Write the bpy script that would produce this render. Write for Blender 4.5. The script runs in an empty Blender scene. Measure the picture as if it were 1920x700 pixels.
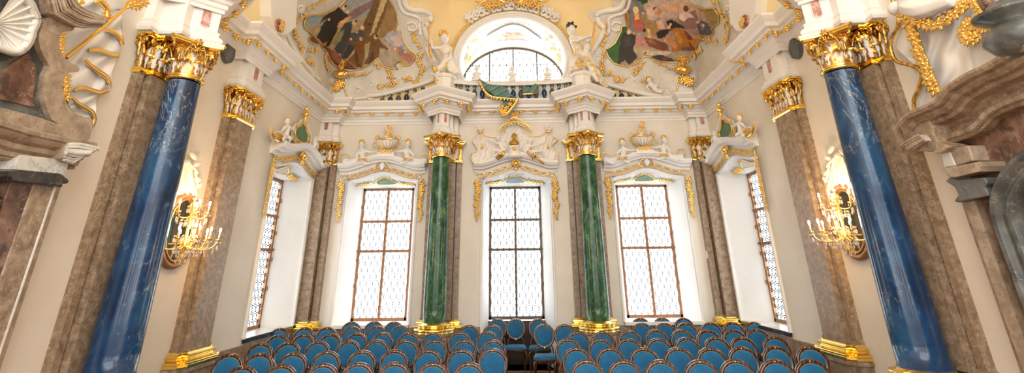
import bpy, bmesh, math, random
from mathutils import Vector, Matrix, geometry, noise
random.seed(7)
pi = math.pi
sc = bpy.context.scene
COL = sc.collection
# ------------------------------------------------------------------ camera
F, PY = 920.0, 120.515
TILT, ROLL, YAW = 0.3897322, -0.0128208, -0.0068379
EYE = Vector((0.05738, 0.0, 2.06927))
_fw = Vector((math.sin(YAW)*math.cos(TILT), math.cos(YAW)*math.cos(TILT), math.sin(TILT)))
_r0 = Vector((math.cos(YAW), -math.sin(YAW), 0)); _u0 = _r0.cross(_fw)
_r = _r0*math.cos(ROLL) + _u0*math.sin(ROLL); _u = _u0*math.cos(ROLL) - _r0*math.sin(ROLL)
cd = bpy.data.cameras.new('camera'); cam = bpy.data.objects.new('camera', cd); COL.objects.link(cam)
cd.sensor_width = 36; cd.lens = F/1920*36; cd.shift_y = (PY-350)/1920; cd.clip_start = .05
M = Matrix((( _r.x, _u.x, -_fw.x, EYE.x), (_r.y, _u.y, -_fw.y, EYE.y), (_r.z, _u.z, -_fw.z, EYE.z), (0, 0, 0, 1)))
cam.matrix_world = M; sc.camera = cam
def ray(x, y): return _fw*F + _r*(x-960) + _u*(PY-y)
def on(ax, v, x, y):
    d = ray(x, y); return EYE + d*((v-EYE[ax])/d[ax])
XW, YW = 4.8, 12.1          # side walls, back wall
# ------------------------------------------------------------------ mesh builder
class MB:
    def __init__(s): s.v = []; s.f = []; s.m = []; s.sm = []
    def add(s, vs, fs, m=0, smooth=False):
        b = len(s.v); s.v += [Vector(p) for p in vs]
        for f in fs: s.f.append([b+i for i in f]); s.m.append(m); s.sm.append(smooth)
        return s
    def box(s, x0, x1, y0, y1, z0, z1, m=0):
        x0, x1 = sorted((x0, x1)); y0, y1 = sorted((y0, y1)); z0, z1 = sorted((z0, z1))
        v = [(x0,y0,z0),(x1,y0,z0),(x1,y1,z0),(x0,y1,z0),(x0,y0,z1),(x1,y0,z1),(x1,y1,z1),(x0,y1,z1)]
        return s.add(v, [(3,2,1,0),(4,5,6,7),(0,1,5,4),(1,2,6,5),(2,3,7,6),(3,0,4,7)], m)
    def prism(s, a, b, m=0, cap=True, smooth=False):   # two matching outlines
        n = len(a)
        s.add(list(a)+list(b), [(i,(i+1)%n,n+(i+1)%n,n+i) for i in range(n)], m, smooth)
        if cap:
            for P in (a, b):
                t = geometry.tessellate_polygon([[Vector(p) for p in P]])
                s.add(P, [tuple(q) for q in t], m)
        return s
    def loft(s, rings, m=0, closed=True, smooth=True, cap=False):
        n = len(rings[0]); v = [p for r in rings for p in r]; f = []
        for j in range(len(rings)-1):
            for i in range(n if closed else n-1):
                k = (i+1) % n; f.append((j*n+i, j*n+k, (j+1)*n+k, (j+1)*n+i))
        s.add(v, f, m, smooth)
        if cap:
            for R in (rings[0], rings[-1]): s.add(list(R), [tuple(range(n))], m, False)
        return s
    def lathe(s, prof, c=(0,0,0), n=32, m=0, smooth=True, a0=0, a1=2*pi):
        c = Vector(c); full = abs(a1-a0-2*pi) < 1e-6
        k = n if full else n+1
        R = [[c+Vector((r*math.cos(a0+(a1-a0)*i/n), r*math.sin(a0+(a1-a0)*i/n), z)) for i in range(k)] for r, z in prof]
        return s.loft(R, m, full, smooth)
    def tube(s, pts, r, n=8, m=0, flat=1.0, up=None, closed=False, cap=True):
        pts = [Vector(p) for p in pts]; N = len(pts); R = []
        rr = (lambda t: r) if not callable(r) else r
        for i, p in enumerate(pts):
            t = (pts[(i+1)%N]-pts[i-1]) if closed else (pts[min(i+1,N-1)]-pts[max(i-1,0)])
            if t.length < 1e-9: t = Vector((0,0,1))
            t.normalize()
            ref = Vector(up) if up else (Vector((0,0,1)) if abs(t.z) < .9 else Vector((1,0,0)))
            a = t.cross(ref)
            if a.length < 1e-5: a = t.orthogonal()
            a.normalize(); b = a.cross(t); q = rr(i/max(1,N-1))
            R.append([p + a*math.cos(2*pi*k/n)*q + b*math.sin(2*pi*k/n)*q*flat for k in range(n)])
        if closed: R.append(R[0])
        return s.loft(R, m, True, True, cap and not closed)
    def ball(s, c, r, m=0, n=10, rot=None):
        c = Vector(c); r = Vector((r,r,r)) if not hasattr(r, '__len__') else Vector(r)
        h = max(4, n//2+1); v = [];
        for j in range(h+1):
            a = pi*j/h
            for i in range(n):
                q = Vector((r.x*math.sin(a)*math.cos(2*pi*i/n), r.y*math.sin(a)*math.sin(2*pi*i/n), r.z*math.cos(a)))
                if rot: q = rot @ q
                v.append(c+q)
        f = [(j*n+i, (j+1)*n+i, (j+1)*n+(i+1)%n, j*n+(i+1)%n) for j in range(h) for i in range(n)]
        return s.add(v, f, m, True)
    def cap(s, a, b, ra, rb, m=0, n=10):                # tapered limb with round ends
        a = Vector(a); b = Vector(b); s.tube([a, b], lambda t: ra+(rb-ra)*t, n, m)
        s.ball(a, ra, m, n); s.ball(b, rb, m, n); return s
    def mirror(s):
        for p in s.v: p.x = -p.x
        for f in s.f: f.reverse()
        return s
    def xf(s, mat):
        s.v = [mat @ p for p in s.v]; return s
    def merge(s, o):
        b = len(s.v); s.v += [p.copy() for p in o.v]; s.f += [[b+i for i in f] for f in o.f]; s.m += o.m; s.sm += o.sm; return s
OFF = {}
def build(name, mb, mats, parent=None, label=None, cat=None, group=None, kind=None, weld=False, loc=None, remesh=None, smooth=None):
    mats = mats if isinstance(mats, (list, tuple)) else [mats]
    off = OFF[parent.name] if parent else Vector(loc) if loc else Vector((0,0,0))
    if not parent and loc is None and mb.v:
        lo = Vector([min(p[i] for p in mb.v) for i in range(3)]); hi = Vector([max(p[i] for p in mb.v) for i in range(3)])
        off = Vector(((lo.x+hi.x)/2, (lo.y+hi.y)/2, lo.z))
    me = bpy.data.meshes.new(name)
    me.from_pydata([p-off for p in mb.v], [], mb.f)
    for q in mats: me.materials.append(q)
    me.polygons.foreach_set('material_index', mb.m); me.polygons.foreach_set('use_smooth', mb.sm)
    if weld or remesh:
        bm = bmesh.new(); bm.from_mesh(me); bmesh.ops.remove_doubles(bm, verts=bm.verts, dist=1e-5)
        bmesh.ops.recalc_face_normals(bm, faces=bm.faces); bm.to_mesh(me); bm.free()
    me.validate(); me.update()
    o = bpy.data.objects.new(name, me); COL.objects.link(o)
    if parent: o.parent = parent
    else: o.location = off
    OFF[o.name] = off.copy()
    if remesh:
        r = o.modifiers.new('r', 'REMESH'); r.mode = 'VOXEL'; r.voxel_size = remesh; r.use_smooth_shade = True
        q = o.modifiers.new('s', 'SMOOTH'); q.iterations = 2; q.factor = .5
    props(o, label, cat, group, kind)
    return o
def props(o, label=None, cat=None, group=None, kind=None):
    if label: o['label'] = label
    if cat: o['category'] = cat
    if group: o['group'] = group
    if kind: o['kind'] = kind
def thing(name, label, cat, loc=(0,0,0), group=None):
    o = bpy.data.objects.new(name, None); COL.objects.link(o); o.location = loc; o.empty_display_size = .1
    OFF[o.name] = Vector(loc); props(o, label, cat, group); return o
def copy_tree(o, parent=None):
    c = o.copy(); COL.objects.link(c)
    if parent: c.parent = parent
    OFF[c.name] = OFF.get(o.name, Vector((0,0,0))).copy()
    for ch in [q for q in bpy.data.objects if q.parent == o]: copy_tree(ch, c)
    return c
def curve(pts, n=8, closed=False):                      # Catmull-Rom
    P = [Vector(p) for p in pts]; N = len(P); out = []
    for i in range(N if closed else N-1):
        a = P[(i-1)%N] if closed or i > 0 else P[0]; b = P[i]; c = P[(i+1)%N]; d = P[(i+2)%N] if closed or i+2 < N else P[-1]
        for k in range(n):
            t = k/n
            out.append(.5*((2*b)+(c-a)*t+(2*a-5*b+4*c-d)*t*t+(3*b-a-3*c+d)*t**3))
    if not closed: out.append(P[-1].copy())
    return out
# ------------------------------------------------------------------ materials
def L(c): return tuple((x/255/12.92 if x/255 <= .04045 else ((x/255+.055)/1.055)**2.4) for x in c)+(1,)
class NT:
    def __init__(s, name):
        s.mat = bpy.data.materials.new(name); s.mat.use_nodes = True; s.t = s.mat.node_tree; s.n = s.t.nodes; s.b = s.n['Principled BSDF']
        s.co = s.n.new('ShaderNodeTexCoord')
    def new(s, t, **k):
        x = s.n.new('ShaderNode'+t)
        for a, b in k.items():
            if a in x.inputs: s.put(b, x.inputs[a])
            elif a.replace('_', ' ') in x.inputs: s.put(b, x.inputs[a.replace('_', ' ')])
            else: setattr(x, a, b)
        return x
    def put(s, v, sock):
        if isinstance(v, bpy.types.NodeSocket): s.t.links.new(v, sock)
        else: sock.default_value = v
    def math(s, op, a, b=0.0, c=None):
        x = s.n.new('ShaderNodeMath'); x.operation = op; s.put(a, x.inputs[0]); s.put(b, x.inputs[1])
        if c is not None: s.put(c, x.inputs[2])
        return x.outputs[0]
    def ramp(s, f, stops):
        x = s.n.new('ShaderNodeValToRGB'); s.t.links.new(f, x.inputs[0]); e = x.color_ramp.elements
        while len(e) < len(stops): e.new(.5)
        for q, (p, c) in zip(e, stops): q.position = p; q.color = c if len(c) == 4 else tuple(c)+(1,)
        return x.outputs[0]
    def mix(s, f, a, b, bt='MIX'):
        x = s.n.new('ShaderNodeMix'); x.data_type = 'RGBA'; x.blend_type = bt
        s.put(f, x.inputs[0]); s.put(a, x.inputs[6]); s.put(b, x.inputs[7]); return x.outputs[2]
    def noise(s, scale, detail=4, rough=.55, dist=0, vec=None):
        x = s.new('TexNoise', Scale=scale, Detail=detail, Roughness=rough, Distortion=dist)
        s.t.links.new(vec or s.co.outputs['Object'], x.inputs['Vector']); return x
    def bump(s, h, strength=.2, dist=.01):
        x = s.new('Bump', Strength=strength, Distance=dist, Height=h); s.t.links.new(x.outputs[0], s.b.inputs['Normal'])
    def out(s, **k):
        for a, v in k.items(): s.put(v, s.b.inputs[a.replace('_', ' ')])
        return s.mat
def plaster(name, c1, c2, rough=.7, bs=.08, scale=1.3):
    t = NT(name); n = t.noise(scale, 5, .6)
    col = t.ramp(n.outputs[0], [(.3, L(c1)), (.7, L(c2))]); t.bump(t.noise(14, 5, .6).outputs[0], bs, .01)
    return t.out(Base_Color=col, Roughness=rough)
def relief(name, c1, c2, cv, s1=3.5, bd=.05):           # stucco with modelled scroll relief
    t = NT(name); n = t.noise(2, 4, .6); w = t.noise(s1, 2, .5, 1.8)
    h = t.math('SINE', t.math('MULTIPLY', w.outputs[0], 26.0))
    col = t.ramp(n.outputs[0], [(.3, L(c1)), (.7, L(c2))])
    v = t.ramp(w.outputs[0], [(.47, (0,0,0,1)), (.5, (1,1,1,1)), (.53, (0,0,0,1))])
    t.bump(h, .10, bd)
    return t.out(Base_Color=t.mix(t.math('MULTIPLY', v, .12), col, L(cv)), Roughness=.6)
def gold(name, c=(1.0, .66, .2), rough=.3, bump=.3, dark=None):
    t = NT(name); n = t.noise(30, 3, .6)
    if dark: col = t.ramp(t.noise(18, 3, .6).outputs[0], [(.35, tuple(dark)+(1,)), (.65, tuple(c)+(1,))])
    else: col = tuple(c)+(1,)
    t.bump(n.outputs[0], bump, .006)
    return t.out(Base_Color=col, Metallic=1.0, Roughness=rough)
def marble(name, stops, vein, vscale=1.6, vw=.012, rough=.22, scale=3, spots=None, stretch=(1,1,1), vmix=.75):
    t = NT(name)
    mp = t.new('Mapping', Scale=stretch); t.t.links.new(t.co.outputs['Object'], mp.inputs['Vector']); V = mp.outputs[0]
    n = t.noise(scale, 7, .62, .4, V); col = t.ramp(n.outputs[0], [(p, L(c)) for p, c in stops])
    if spots:
        sp = t.noise(spots[0], 3, .5, 0, V); col = t.mix(t.math('MULTIPLY', t.ramp(sp.outputs[0], [(spots[2], (0,0,0,1)), (spots[2]+.08, (1,1,1,1))]), .8), col, L(spots[1]))
    if vein:
        for k, (sc_, w) in enumerate(((vscale, vw), (vscale*2.3, vw*.8))):
            a = t.noise(sc_, 6, .62, .9, V); d = t.math('ABSOLUTE', t.math('SUBTRACT', a.outputs[0], .5+.04*k))
            line = t.ramp(d, [(0, (1,1,1,1)), (w, (0,0,0,1))])
            g = t.ramp(t.noise(sc_*1.3, 3, .5, 0, V).outputs[0], [(.45, (0,0,0,1)), (.6, (1,1,1,1))])
            f = t.math('MULTIPLY', t.math('MULTIPLY', line, g), vmix)
            col = t.mix(f, col, L(vein))
    return t.out(Base_Color=col, Roughness=rough)
def plain(name, c, rough=.5, metal=0.0, **k):
    t = NT(name); n = t.noise(9, 3); a = L(c)
    b = tuple(x*.82 for x in a[:3])+(1,)
    return t.out(Base_Color=t.ramp(n.outputs[0], [(.3, b), (.7, a)]), Roughness=rough, Metallic=metal, **k)
def emit(name, c, s):
    t = NT(name); return t.out(Base_Color=(1,1,1,1), Emission_Color=tuple(c)+(1,), Emission_Strength=s)
mPl = plaster('warm_plaster', (230,221,206), (241,234,222))
mPlc = plaster('cool_plaster', (234,235,234), (243,243,241))
mSt = plaster('white_stucco', (238,233,225), (247,244,239), .5)
mRel = relief('relief_stucco', (214,206,190), (238,232,220), (150,140,124))
mYe = plaster('yellow_ceiling', (246,222,168), (250,230,182), .8)
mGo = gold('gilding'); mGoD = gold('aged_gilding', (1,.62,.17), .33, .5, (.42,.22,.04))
mGoB = gold('polished_gilding', (1,.72,.2), .16, .05)
mBlue = marble('blue_marble', [(.3,(18,34,58)),(.5,(26,60,98)),(.72,(50,98,136))], (206,208,192), .75, .0045, .16, 2.6, (11,(70,110,142),.66), (1,1,.6), .55)
mGreen = marble('green_marble', [(.3,(18,48,32)),(.5,(36,82,54)),(.7,(80,126,84))], (170,186,140), 2.2, .010, .18, 6.5, None, (1,1,.55), .6)
mBr = marble('brown_marble', [(.28,(110,90,70)),(.5,(152,130,106)),(.74,(186,166,142))], (205,190,170), .6, .004, .36, 12, (34,(192,170,146),.6))
mBrD = marble('dark_brown_marble', [(.28,(62,38,27)),(.5,(112,80,62)),(.72,(158,126,104))], (214,200,186), 2.0, .007, .25, 4, (7,(60,48,40),.58), (1,1,1), .45)
mGry = marble('grey_marble', [(.3,(54,58,56)),(.5,(86,88,84)),(.7,(122,120,112))], (170,168,160), 2.5, .012, .3, 4)
mPnk = marble('pink_marble', [(.3,(150,84,70)),(.5,(188,128,112)),(.7,(216,180,164))], (226,210,200), 4, .02, .35, 10)
mTan = marble('tan_marble', [(.3,(134,114,94)),(.5,(166,146,124)),(.7,(188,170,148))], None, rough=.4, scale=8, spots=(40,(120,92,76),.62))
mWm = marble('white_marble', [(.3,(196,192,182)),(.6,(224,221,213)),(.8,(236,233,226))], (140,135,128), 2.5, .02, .25, 3)
mDk = marble('black_marble', [(.3,(30,29,28)),(.5,(54,51,48)),(.7,(80,75,70))], (140,130,120), 2, .012, .25, 5)
mWd = plain('window_oak', (164,118,82), .55)
mWdD = plain('grey_window_oak', (104,88,72), .55)
mPan = plain('dark_panel_wood', (66,44,34), .45)
mChW = None
def fabric(name, c1, c2):
    t = NT(name); n = t.noise(5, 4, .6)
    t.bump(t.noise(160, 2).outputs[0], .1, .002)
    return t.out(Base_Color=t.ramp(n.outputs[0], [(.3, L(c1)), (.7, L(c2))]), Roughness=.75, Sheen_Weight=.35, Sheen_Roughness=.4, Sheen_Tint=(.35,.75,1,1))
mFab = fabric('blue_velvet', (0,80,122), (6,104,154))
mTrim = plain('braid', (120,138,132), .8)
def wood(name, c1, c2, rough):
    t = NT(name); w = t.new('TexWave', Scale=6.0, Distortion=5.0, Detail=3.0); t.t.links.new(t.co.outputs['Object'], w.inputs['Vector'])
    return t.out(Base_Color=t.ramp(w.outputs['Fac'], [(.2, L(c1)), (.8, L(c2))]), Roughness=rough, Coat_Weight=.5, Coat_Roughness=.1)
mChW = wood('walnut', (46,21,10), (98,52,26), .2)
mGrn = plain('green_field', (96,134,104), .6); mSky = plain('blue_field', (128,160,176), .6)
mDrp = plain('teal_drapery', (112,146,138), .55)
mCur = plaster('stucco_drapery', (236,229,220), (244,239,232), .55)
mWx = plain('candle_wax', (240,232,214), .5)
mFl = emit('candle_flame', (1,.78,.45), 30)
t = NT('crystal'); mCry = t.out(Base_Color=(1,.97,.9,1), Roughness=.03, Transmission_Weight=.85, IOR=1.5)
t = NT('mirror_glass'); mMir = t.out(Base_Color=(.75,.78,.74,1), Roughness=.04, Metallic=1.0)
# parquet
t = NT('parquet'); br = t.new('TexBrick', Scale=1.0, Color1=L((168,122,74)), Color2=L((140,96,56)), Mortar=L((60,38,22)))
br.inputs['Mortar Size'].default_value = .004; br.inputs['Brick Width'].default_value = .6; br.inputs['Row Height'].default_value = .12
t.t.links.new(t.co.outputs['Object'], br.inputs['Vector']); mFlo = t.out(Base_Color=br.outputs[0], Roughness=.25)
# leaded panes: rounds of glass held in lead, light comes through
def leaded(name, axis, s=.125, w=.035, dark=.75, lead=(70,78,80)):
    t = NT(name); xyz = t.new('SeparateXYZ'); t.t.links.new(t.co.outputs['Object'], xyz.inputs[0])
    u = t.math('DIVIDE', xyz.outputs[axis], s); v = t.math('DIVIDE', xyz.outputs[2], s*.98)
    row = t.math('FLOOR', v); sh = t.math('MULTIPLY', t.math('MODULO', t.math('ABSOLUTE', row), 2.0), .5)
    uu = t.math('SUBTRACT', t.math('FRACT', t.math('ADD', t.math('ADD', u, 50.0), sh)), .5); vv = t.math('SUBTRACT', t.math('FRACT', v), .5)
    r = t.math('SQRT', t.math('ADD', t.math('MULTIPLY', uu, uu), t.math('MULTIPLY', vv, vv)))
    ring = t.math('LESS_THAN', t.math('ABSOLUTE', t.math('SUBTRACT', r, .46)), w)
    out_ = t.math('GREATER_THAN', r, .46)
    ln = t.math('MULTIPLY', out_, t.math('GREATER_THAN', t.math('ABSOLUTE', uu), .5-w*.8))
    ln2 = t.math('LESS_THAN', t.math('ABSOLUTE', t.math('SUBTRACT', t.math('ABSOLUTE', vv), .5)), w*.3)
    fac = t.math('MULTIPLY', t.math('MAXIMUM', t.math('MAXIMUM', ring, ln), ln2), dark)
    tr = t.new('BsdfTransparent'); di = t.new('BsdfDiffuse', Color=L(lead)); mx = t.new('MixShader')
    t.put(fac, mx.inputs[0]); t.t.links.new(tr.outputs[0], mx.inputs[1]); t.t.links.new(di.outputs[0], mx.inputs[2])
    t.t.links.new(mx.outputs[0], t.n['Material Output'].inputs[0]); return t.mat
mLeB = leaded("leaded_glass", 0, .15, .06, .94, (110,112,124)); mLeS = leaded("leaded_glass_side", 1, .15, .075, 1.0, (50,54,56))  # rear lead paled and part see-through: window glare put into its colour
mLeO = leaded('leaded_glass_oculus', 0, .2, .045, .92, (90,94,100))  # oculus lead paled likewise, glare put into its colour
SKY = 5.0; EXPO = 0.3; LAMP = 32
# ------------------------------------------------------------------ ornament helpers
def basis(N):
    N = Vector(N).normalized(); U = Vector((0,0,1)).cross(N)
    if U.length < 1e-3: U = Vector((1,0,0))
    U.normalize(); return U, N.cross(U).normalized(), N
def cluster(mb, p, N, s, m=0, k=5, seed=None):
    U, V, N = basis(N); p = Vector(p); a0 = random.random()*6
    for i in range(k):
        a = a0+2*pi*i/k; d = U*math.cos(a)+V*math.sin(a)
        w = N.cross(d).normalized(); c = p + d*s*.55 + N*s*.1
        R = Matrix((d, w, N)).transposed()
        mb.ball(c, (s*.55, s*.3, s*.16), m, 6, R)
    mb.ball(p+N*s*.15, s*.28, m, 6)
def vine(mb, pts, N, r=.008, step=.1, s=.05, m=0, jit=.02, n=8):
    c = curve(pts, n); mb.tube(c, r, 6, m); acc = 0; last = c[0]
    U, V, NN = basis(N)
    for q in c:
        acc += (q-last).length; last = q
        if acc >= step:
            acc = 0; cluster(mb, q+U*random.uniform(-jit, jit)+V*random.uniform(-jit, jit), N, s*random.uniform(.8, 1.2), m, random.choice((3,4,5)))
def spiral(c, U, V, r0, turns, a0=0, n=26, shrink=.85):
    out = []
    for i in range(n+1):
        t = i/n; a = a0+turns*2*pi*t; r = r0*(1-shrink*t); out.append(Vector(c)+Vector(U)*math.cos(a)*r+Vector(V)*math.sin(a)*r)
    return out
def scrolls(mb, pts, N, r=.06, rad=.007, m=0):          # running band of C-scrolls and leaves
    U0, V0, NN = basis(N); pts = [Vector(p) for p in pts]
    for i in range(len(pts)-1):
        a, b = pts[i], pts[i+1]; d = (b-a).normalized(); w = NN.cross(d); h = 1 if i % 2 else -1
        mb.tube(spiral(a.lerp(b, .5)+w*h*r*.2, d, w*h, r, 1.3, pi*.9, 16), rad, 5, m)
        cluster(mb, a-w*h*r*.4, N, r*.5, m, 3)
def wb(px, py, off=.1): return on(1, YW-off, px, py)
def ws(sd, px, py, off=.1): return on(0, sd*(XW-off), px, py)
# ------------------------------------------------------------------ floor and walls
mb = MB(); mb.box(-5.6, 5.6, -6.5, 13.1, -.05, 0); build('floor', mb, mFlo, kind='structure')
OPENS = [(-3.215, .86, .9), (.04, .83, 0.0), (3.215, .86, .9)]
def bell(t): return .5+.5*math.cos(pi*max(-1, min(1, t)))
def arch(uc, hw, z0, zs=4.03, rise=.19, n=14):
    return [(uc-hw, z0), (uc+hw, z0)] + [(uc+hw-2*hw*i/n, zs+rise*bell((1-2*i/n)*1.15)) for i in range(n+1)]
def plate(outer, holes, fn, m=0):
    loops = [[Vector((a, b, 0)) for a, b in outer]]+[[Vector((a, b, 0)) for a, b in h] for h in holes]
    t = geometry.tessellate_polygon(loops); v = [fn(p.x, p.y) for l in loops for p in l]
    mb = MB(); mb.add(v, [tuple(q) for q in t], m); return mb
mb = plate([(-4.8,0),(4.8,0),(4.8,5.96),(-4.8,5.96)], [arch(u, h, z) if z > 0 else arch(u, h, .001) for u, h, z in OPENS], lambda u, z: (u, YW, z))
build('wall_back', mb, mPl, kind='structure')
SIDE = (10.75, 1.02, .93)
mb = plate([(-4.8,0),(4.8,0),(4.8,9.6),(-4.8,9.6)], [arch(u, .45, .9) for u in (-3.1, 0, 3.1)]+[[(u-1.3,4.9),(u+1.3,4.9),(u+1.3,8.6),(u+.8,9.2),(u-.8,9.2),(u-1.3,8.6)] for u in (-3.05,0,3.05)], lambda u, z: (u, -6, z)); build('wall_rear', mb, mPl, kind='structure')  # rear openings are added, unseen, and shaped to let in fill daylight
for sd, nm in ((-1, 'wall_left'), (1, 'wall_right')):
    mb = plate([(-6,0),(12.1,0),(12.1,5.96),(-6,5.96)], [arch(*SIDE), arch(-1.2,1.02,.93), arch(-4.2,1.02,.93)], lambda u, z: (sd*XW, u, z)); build(nm, mb, mPl, kind='structure')  # the two openings behind the camera are added for light, unseen
# ------------------------------------------------------------------ windows
def window(n, fn, uc, hw, z0, gc, ghw, gz0, gz1, depth, mfr, mle, wood_below=False):
    """fn(u, d, z): d outward from the wall plane"""
    A = arch(uc, hw, z0 if z0 > 0 else .0)
    N = len(A); G = []
    for i, (u, z) in enumerate(A):
        if i == 0: G.append((gc-ghw, gz0 if z0 > 0 else 0))
        elif i == 1: G.append((gc+ghw, gz0 if z0 > 0 else 0))
        else: G.append((gc+ghw-2*ghw*(i-2)/(N-3), gz1))
    mb = MB(); ring1 = [fn(u, 0, z) for u, z in A]; ring2 = [fn(u, depth, z) for u, z in G]
    mb.loft([ring1, ring2], 0, True, False)
    root = build('window_%d' % n, mb, mPlc, kind='structure', loc=fn(gc, depth, gz0))
    # moulded edge round the opening
    mb = MB(); B = A[1:]+[A[0]]
    pr = [fn(u, -.02, z) for u, z in B]
    mb.tube(pr, .035, 6, 0, 1)
    build('architrave', mb, mSt, root)
    f = MB(); T = .045
    f.box(0,0,0,0,0,0); f = MB()
    def bar(u0, u1, a, b, m=0, dd=(.0, .06)):
        p = fn(u0, depth-dd[0]-.03, a); q = fn(u1, depth+dd[1]-.03, b); f.box(p[0], q[0], p[1], q[1], a, b, m)
    u0, u1 = gc-ghw-.02, gc+ghw+.02; h = (gz1-gz0)
    t1, t2 = gz0+.505*h, gz0+.735*h
    bar(u0, u0+T+.02, gz0, gz1); bar(u1-T-.02, u1, gz0, gz1); bar(u0, u1, gz0, gz0+.07); bar(u0, u1, gz1-.05, gz1)
    bar(gc-.028, gc+.028, gz0, gz1, 0, (.03,.06)); bar(gc-.012, gc+.012, gz0, gz1, 0, (.045,.06))
    bar(u0, u1, t1-.03, t1+.03, 0, (.02,.06)); bar(u0, u1, t2-.028, t2+.028, 0, (.02,.06)); bar(u0, u1, t1-.012, t1+.02, 0, (.045,.06))
    for zz in (gz0+.25*h, gz0+.44*h, gz0+.62*h, gz0+.85*h):      # hinges
        for uu in (u0+.01, u1-.01): bar(uu-.02, uu+.02, zz-.04, zz+.04, 0, (.03,.0))
    fr = build('window_frame', f, mfr, root)
    for zA, zB in ((gz0+.05, t1-.02), (t1+.02, t2-.02), (t2+.02, gz1-.03)):
        for a, b in ((u0+.05, gc-.015), (gc+.015, u1-.05)):
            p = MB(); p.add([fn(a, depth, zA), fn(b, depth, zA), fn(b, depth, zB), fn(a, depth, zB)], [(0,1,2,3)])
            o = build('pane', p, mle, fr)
            # iron saddle bars
            s = MB(); k = 2 if zB-zA < .9 else 3
            for j in range(1, k+1):
                zz = zA+(zB-zA)*j/(k+1); q0 = fn(a, depth-.012, zz); q1 = fn(b, depth-.012, zz); s.tube([q0, q1], .004, 5)
    return root
for n, (uc, hw, z0) in enumerate(OPENS):
    gc = uc if n != 1 else .005
    gc = (-3.235, .003, 3.235)[n]
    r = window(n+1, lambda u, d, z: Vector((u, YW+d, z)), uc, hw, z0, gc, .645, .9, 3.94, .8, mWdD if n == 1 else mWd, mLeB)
    if n == 1:
        mb = MB(); mb.box(gc-.7, gc+.7, 12.82, 12.9, 0, .88)
        for k in range(7): mb.box(gc-.66+k*.2, gc-.52+k*.2, 12.79, 12.83, .08, .82)
        build('wood_panel', mb, mPan, r)
    else:
        mb = MB(); mb.box(uc-hw+.0, uc+hw-.0, 11.98, 12.88, .84, .905); build('window_sill', mb, mSt, r)
for n, sd in ((4, -1), (5, 1)):
    uc, hw, z0 = SIDE
    fn = (lambda s: lambda u, d, z: Vector((s*(XW+d), u, z)))(sd)
    r = window(n, fn, uc, hw, z0, 10.75, .68, .93, 3.94, .56, mWd, mLeS)
    mb = MB(); x0, x1 = sd*(XW-.02), sd*(XW+.58)
    mb.box(x0, x1, uc-hw, uc+hw, .88, .935, 0); mb.box(sd*(XW-.03), sd*(XW+.02), uc-hw, uc+hw, .86, .93, 1)
    build('window_sill', mb, [mWm, mDk], r)
# ------------------------------------------------------------------ dado of brown marble
k = 0
def dado(x0, x1, y0, y1, nm):
    mb = MB(); mb.box(x0, x1, y0, y1, 0, .84); build(nm, mb, mBr, kind='structure')
for i, (a, b) in enumerate(((-4.8, -.79), (.87, 4.8))): dado(a, b, 12.04, 12.11, 'trim_%d' % (i+1))
for i, sd in enumerate((-1, 1)):
    dado(sd*4.81, sd*4.75, 8.62, 12.0, 'trim_%d' % (i*2+3))
    mb = MB(); mb.box(sd*4.81, sd*4.77, -6, 5.6, 0, .5); build('trim_%d' % (i*2+4), mb, mPl, kind='structure')
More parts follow.
